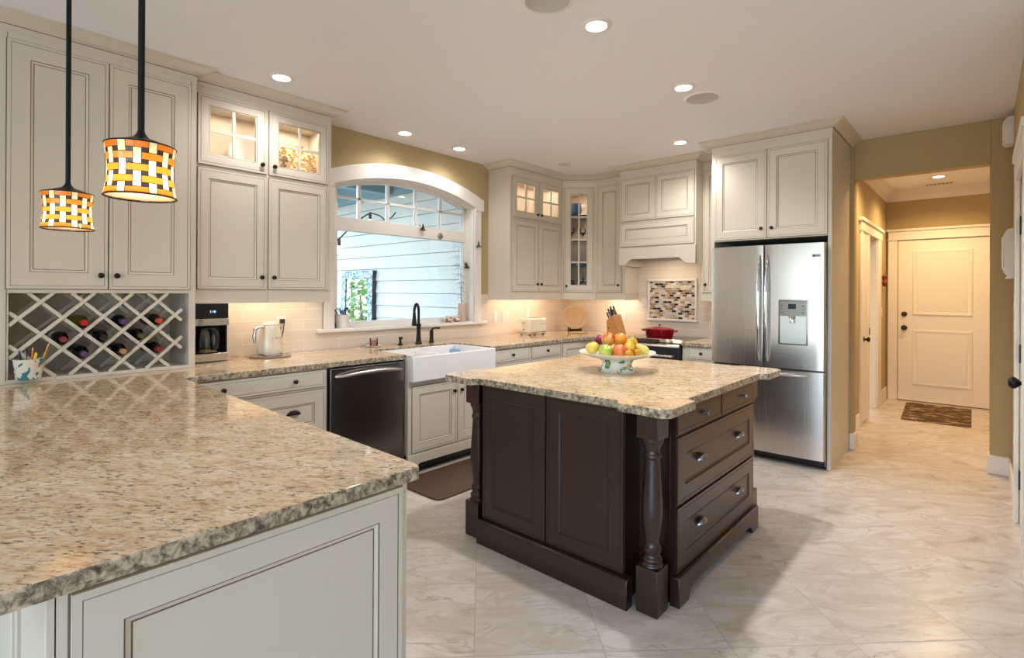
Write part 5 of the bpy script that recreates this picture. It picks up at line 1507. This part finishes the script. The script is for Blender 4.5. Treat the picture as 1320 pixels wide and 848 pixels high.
# ================================================================ mats
def mat_obj(name, poly, h, mat, label, cat):
    cx = sum(p[0] for p in poly) / len(poly); cy = sum(p[1] for p in poly) / len(poly)
    b = MB(); b.prism([(x - cx, y - cy) for x, y in poly], 'z', 0, h)
    o = b.build(name, [mat], loc=(cx, cy, 0.0005), bevel=0.003); tag(o, label, cat); return o
r_ = 0.05
def rrect(x0, x1, y0, y1, r, n=4):
    pts = []
    for cx, cy, a0 in ((x1 - r, y1 - r, 0), (x0 + r, y1 - r, PI / 2), (x0 + r, y0 + r, PI), (x1 - r, y0 + r, 1.5 * PI)):
        pts += [(cx + r * math.cos(a0 + PI / 2 * i / n), cy + r * math.sin(a0 + PI / 2 * i / n)) for i in range(n + 1)]
    return pts
mat_obj('kitchen_mat', rrect(-3.15, -2.66, 2.26, 3.14, 0.06), 0.014, 'floormat', 'dark brown rounded mat on the floor before the sink', 'mat')
mat_obj('door_mat', [(-0.72, 8.40), (-0.67, 7.22), (-0.08, 7.25), (-0.09, 8.40)], 0.008, 'rug', 'brown patterned rug before the hall door', 'rug')

# ================================================================ right-hand wall fittings
u = Unit('door_chime', 'white ribbed chime box high on the right wall', 'chime', (0.17, 5.36, 2.49), -PI / 2)
b = u.mb(); b.prism([(-0.045, 2.49), (-0.06, 2.51), (-0.06, 2.655), (-0.04, 2.69), (0, 2.69), (0, 2.49)], 'x', -0.07, 0.07); b.build('cover', ['white'], u.o, bevel=0.003)
b = u.mb()
for i in range(5): b.box(-0.05 + i * 0.022, -0.042 + i * 0.022, -0.063, -0.0605, 2.51, 2.65)
b.build('rib', ['white'], u.o)
u = Unit('alarm_box', 'white alarm box with scalloped outline on the right wall', 'wall box', (0.17, 5.24, 1.50), -PI / 2)  # alarm box, modelled as a shallow white case
b = u.mb(); b.prism([(-0.05, 1.50), (-0.035, 1.52), (-0.055, 1.55), (-0.055, 1.82), (-0.04, 1.85), (0, 1.86), (0, 1.50)], 'x', -0.10, 0.10); b.build('case', ['white'], u.o, bevel=0.003)
b = u.mb(); b.box(-0.08, 0.08, -0.064, -0.0555, 1.57, 1.80); b.build('cover', ['white'], u.o, bevel=0.003)
outlet('light_switch', 'white switch below the alarm box on the right wall', (0.17, 4.95, 1.30), -PI / 2)
outlet('light_switch', 'white dimmer lower on the right wall', (0.17, 4.95, 1.165), -PI / 2, 0.07, 0.10)
outlet('outlet', 'white outlet near the floor on the right wall', (0.17, 4.95, 0.40), -PI / 2, rocker=False)
outlet('light_switch', 'small switch on the yellow hall wall', (-0.96, 8.15, 1.16), WIN)
u = Unit('wall_figurine', 'tiny red and dark figurine hanging on the hall wall', 'figurine', (-0.96, 8.2, 1.48), WIN)
b = MB(); b.lathe([(0, 0), (0.02, 0.01), (0.03, 0.05), (0.018, 0.08), (0.028, 0.11), (0.024, 0.14), (0.008, 0.17), (0, 0.175)], (0, -0.03, 0), 14); b.build('body', [fruit_mat('painted_figure', rgb(60, 44, 34), rgb(170, 60, 40), 24)], u.o)

# ================================================================ ceiling fittings and lamps
def area_light(name, loc, size, sizey, watt, col, rot=(0, 0, 0), parent=None):
    l = bpy.data.lights.new(name, 'AREA'); l.shape = 'RECTANGLE'; l.size = size; l.size_y = sizey; l.energy = watt; l.color = col
    o = bpy.data.objects.new(name, l); COL.objects.link(o); o.location = loc; o.rotation_euler = rot
    if parent: o.parent = parent
    return o
ringb = MB(); ringb.lathe([(0.050, -0.004), (0.054, -0.010), (0.074, -0.006), (0.080, 0.0), (0.05, 0.0)], seg=32); RING = ringb.mesh('trim_ring', ['white'])
lensb = MB(); lensb.lathe([(0, -0.0035), (0.05, -0.0035), (0.05, -0.001), (0, -0.001)], seg=28); LENS = lensb.mesh('lens', ['lamp'])
def downlight(x, y, label, watt=DOWNLIGHT_W, col=SOFTWARM):
    uu = Unit('recessed_light', label, 'light', (x, y, CZ), 0, 'recessed ceiling lights')
    link('trim_ring', RING, uu.o); link('lens', LENS, uu.o)
    l = bpy.data.lights.new('downlight', 'SPOT'); l.energy = watt; l.color = col; l.spot_size = R(150); l.spot_blend = 0.7; l.shadow_soft_size = 0.045
    o = bpy.data.objects.new('downlight', l); COL.objects.link(o); o.parent = uu.o; o.location = (0, 0, -0.02)
downlight(-1.463, 2.268, 'recessed ceiling light nearest above the island')
downlight(-1.471, 3.327, 'recessed ceiling light beside the grey ceiling speaker')
downlight(-2.024, 4.519, 'recessed ceiling light before the range hood', DOWNLIGHT_W * 0.5)
downlight(-3.675, 2.730, 'recessed ceiling light above the window, left one', DOWNLIGHT_W * 0.18)
downlight(-3.681, 3.361, 'recessed ceiling light above the window, right one', DOWNLIGHT_W * 0.18)
downlight(-3.314, 1.506, 'recessed ceiling light before the plate cabinet', DOWNLIGHT_W * 0.3)
downlight(-0.377, 7.74, 'recessed ceiling light in the hall', HALL_W, HALLWARM)
downlight(-0.40, 6.25, 'added unseen hall fill light just beyond the opening', HALL_W * 1.1, HALLWARM)  # added fill for the hall, hidden from view above the opening
spb = MB(); spb.lathe([(0, -0.006), (0.105, -0.006), (0.108, -0.008), (0.118, -0.006), (0.122, 0), (0, 0)], seg=40, mats=[0, 1, 1, 1, 1]); SPK = spb.mesh('ceiling_speaker', [plain('speaker_grille', rgb(196, 194, 192), 0.8, var=0.05, scale=300), 'white'])
for x, y, lb in ((-1.453, 3.60, 'round grey ceiling speaker between the island lights'), (-1.51, 1.926, 'round grey ceiling speaker at the top picture edge')):
    o = link('ceiling_speaker', SPK, loc=(x, y, CZ)); tag(o, lb, 'speaker', 'ceiling speakers')
b = MB(); b.lathe([(0, -0.008), (0.04, -0.008), (0.065, -0.004), (0.07, 0), (0, 0)], seg=28)
o = b.build('ceiling_sensor', [plain('sensor_grey', rgb(200, 196, 192), 0.6)], loc=(-3.299, 4.517, CZ)); tag(o, 'small flat grey disc on the ceiling near the corner', 'sensor')
u = Unit('ceiling_vent', 'small slotted vent on the hall ceiling', 'vent', (-0.393, 8.228, CZ))
b = u.mb(); b.box(-0.15, 0.15, -0.05, 0.05, CZ - 0.01, CZ - 0.0005); b.build('plate', ['white'], u.o, bevel=0.002)
b = u.mb()
for i in range(7): b.box(-0.13 + i * 0.038, -0.105 + i * 0.038, -0.035, 0.035, CZ - 0.0115, CZ - 0.0102)
b.build('slot', ['bronze'], u.o)

# pendants
def shade_glass(name, col, tr=0.75):
    t = NT(name); t.t.nodes.remove(t.b)
    d = t.n('BsdfDiffuse'); d.inputs[0].default_value = col
    tl = t.n('BsdfTranslucent'); tl.inputs[0].default_value = col
    gl = t.n('BsdfGlossy'); gl.inputs['Roughness'].default_value = 0.08
    n = t.noise(t.obj(), 40, 3)
    c = t.mix(n, tuple(x * .8 for x in col[:3]) + (1,), col); t.l(c, d.inputs[0]); t.l(c, tl.inputs[0])
    m1 = t.n('MixShader'); m1.inputs[0].default_value = tr; t.l(d.outputs[0], m1.inputs[1]); t.l(tl.outputs[0], m1.inputs[2])
    m2 = t.n('MixShader'); m2.inputs[0].default_value = 0.06; t.l(m1.outputs[0], m2.inputs[1]); t.l(gl.outputs[0], m2.inputs[2])
    t.l(m2.outputs[0], t.o.inputs[0]); return t.m
SG = [shade_glass('cream_art_glass', rgb(240, 226, 190)), shade_glass('amber_art_glass', rgb(210, 126, 40)), plain('lead_came', rgb(30, 26, 24), 0.4, 0.5), shade_glass('dark_teal_art_glass', rgb(66, 62, 60), 0.3)]
def make_shade():
    cols, rows = 14, 5
    H0, H1 = 0.0, 0.158
    def rad(z):
        t = (z - H0) / (H1 - H0); return 0.0955 - 0.0085 * math.sin(PI * min(1, t * 1.02)) - 0.002 * t
    # boundaries around: strip (piece), lead, gap, lead
    ca = []; ck = []
    st, ld = 0.50, 0.05
    for i in range(cols):
        p = 2 * PI / cols
        for w_, k in ((st, ('s', i)), (ld, ('l', i)), (1 - st - 2 * ld, ('g', i)), (ld, ('l', i))):
            ca.append(w_ * p); ck.append(k)
    ra = []; rk = []
    ph = (H1 - H0) / (rows - 0.38)
    for j in range(rows):
        seq = [(0.56, ('s', j))]
        if j < rows - 1: seq += [(0.06, ('l', j)), (0.32, ('g', j)), (0.06, ('l', j))]
        for w_, k in seq: ra.append(w_); rk.append(k)
    tot = sum(ra); ra = [x / tot * (H1 - H0) for x in ra]
    def piece(c, r):
        (ct, ci), (rt2, rj) = c, r
        if ct == 's' and rt2 == 's': return ('v', ci, rj) if (ci + rj) % 2 == 0 else ('h', ci, rj)
        if ct == 's' and rt2 == 'g': return ('v', ci, rj if (ci + rj) % 2 == 0 else rj + 1)
        if ct == 'g' and rt2 == 's': return ('h', ci if (ci + rj) % 2 == 1 else (ci + 1) % cols, rj)
        return ('d', ci, rj)
    nC, nR = len(ca), len(ra); ids = {}
    for i in range(nC):
        for j in range(nR):
            c, r = ck[i], rk[j]
            if c[0] != 'l' and r[0] != 'l': ids[i, j] = piece(c, r)
    for i in range(nC):
        for j in range(nR):
            if (i, j) in ids: continue
            c, r = ck[i], rk[j]
            nb = []
            if c[0] == 'l' and r[0] != 'l': nb = [ids[(i - 1) % nC, j], ids[(i + 1) % nC, j]]
            elif r[0] == 'l' and c[0] != 'l': nb = [ids[i, j - 1], ids[i, j + 1]]
            ids[i, j] = nb[0] if nb and nb[0] == nb[1] else ('x',)
    b = MB(); angs = [0]; zs = [H0]
    for a in ca: angs.append(angs[-1] + a)
    for z in ra: zs.append(zs[-1] + z)
    grid = [[None] * (nR + 1) for _ in range(nC)]
    vs = []
    for i in range(nC):
        for j in range(nR + 1):
            r = rad(zs[j]); grid[i][j] = len(vs); vs.append((r * math.cos(angs[i]), r * math.sin(angs[i]), zs[j]))
    b.add(vs, [])
    for i in range(nC):
        for j in range(nR):
            k = ids[i, j][0]; m = {'v': 0, 'h': 1, 'd': 3, 'x': 2}[k]
            i2 = (i + 1) % nC
            b.f.append((grid[i][j], grid[i2][j], grid[i2][j + 1], grid[i][j + 1])); b.m.append(m)
    r1 = rad(H1)
    # lead rims
    for z, r in ((H0, rad(H0)), (H1, r1)):
        b.tube([(r * math.cos(2 * PI * q / 40), r * math.sin(2 * PI * q / 40), z) for q in range(40)], 0.0022, 6, 2, closed=True)
    return b.mesh('glass_shade', SG)
SHADE = make_shade()
hb = MB(); hb.lathe([(0.088, 0.157), (0.086, 0.162), (0.05, 0.175), (0.022, 0.186), (0.012, 0.20), (0.0095, 0.21), (0, 0.21)], seg=32); CAPM = hb.mesh('shade_cap', ['blackmetal'])
db_ = MB(); db_.lathe([(0, 0.008), (0.06, 0.007), (0.092, 0.004), (0.092, 0.006), (0.06, 0.010), (0, 0.011)], seg=32); DIFF = db_.mesh('diffuser', [shade_glass('frosted_diffuser', rgb(246, 236, 216), 0.9)])
for x, y, zb, lb in ((-1.965, 0.452, 1.672, 'larger-looking nearer pendant lamp with woven amber glass shade'), (-3.06, 0.430, 1.655, 'farther pendant lamp with woven amber glass shade, by wine rack')):
    u = Unit('pendant_lamp', lb, 'pendant lamp', (x, y, zb), 0, 'pendant lamps over the peninsula')
    s_ = link('glass_shade', SHADE, u.o); link('shade_cap', CAPM, u.o); link('diffuser', DIFF, s_)
    b = MB(); b.tube([(0, 0, 0.205), (0, 0, CZ - zb - 0.02)], 0.0095, 12); b.build('rod', ['blackmetal'], u.o)
    b = MB(); b.lathe([(0, CZ - zb - 0.02), (0.03, CZ - zb - 0.019), (0.060, CZ - zb - 0.008), (0.062, CZ - zb), (0, CZ - zb)], seg=28); b.build('canopy', ['blackmetal'], u.o)
    l = bpy.data.lights.new('pendant_light', 'POINT'); l.energy = PENDANT_W; l.color = WARM; l.shadow_soft_size = 0.02
    o = bpy.data.objects.new('pendant_light', l); COL.objects.link(o); o.parent = u.o; o.location = (0, 0, 0.05)

# under-cabinet strips and cabinet lights, each a small fitting with its own light
def strip(name, label, loc, length, watt, rotz, col=WARM, depth=0.03):
    uu = Unit(name, label, 'light', loc, rotz)
    MB().box(-length / 2, length / 2, -depth / 2, depth / 2, 0.0, 0.008).build('housing', ['white'], uu.o)
    area_light('strip_light', (0, 0, -0.002), length, depth * 0.7, watt, col, parent=uu.o)
strip('under_cabinet_light', 'light strip under the plate cabinet', (-3.80, 1.57, 1.376), 0.8, UNDERCAB_W * 1.3, WIN)
strip('under_cabinet_light', 'light strip under the cabinet above the toaster', (-3.80, 4.50, 1.376), 0.8, UNDERCAB_W * 1.6, WIN)
strip('under_cabinet_light', 'light strip under the narrow cabinet above the knife block', (-3.15, 5.35, 1.376), 0.34, UNDERCAB_W, 0)
strip('under_cabinet_light', 'light strip under the corner cabinet', (-3.62, 5.20, 1.376), 0.25, UNDERCAB_W * 0.35, ang)
strip('hood_light', 'light strip inside the range hood', (-2.51, 5.25, 1.757), 0.4, UNDERCAB_W * 1.1, 0)
strip('cabinet_light', 'light above the scalloped plate behind glass', (-3.80, 1.36, 2.591), 0.3, CABINET_W * 0.38, WIN)
strip('cabinet_light', 'light above the gold plate behind glass', (-3.80, 1.80, 2.591), 0.3, CABINET_W * 0.6, WIN)
strip('cabinet_light', 'light behind left small glass door by the corner', (-3.80, 4.29, 2.591), 0.3, CABINET_W, WIN)
strip('cabinet_light', 'light behind right small glass door by the corner', (-3.80, 4.72, 2.591), 0.3, CABINET_W, WIN)
strip('cabinet_light', 'light inside the top of the corner cabinet', on_shelf(0.19, 0.12, 2.591), 0.2, CABINET_W * 0.9, ang)
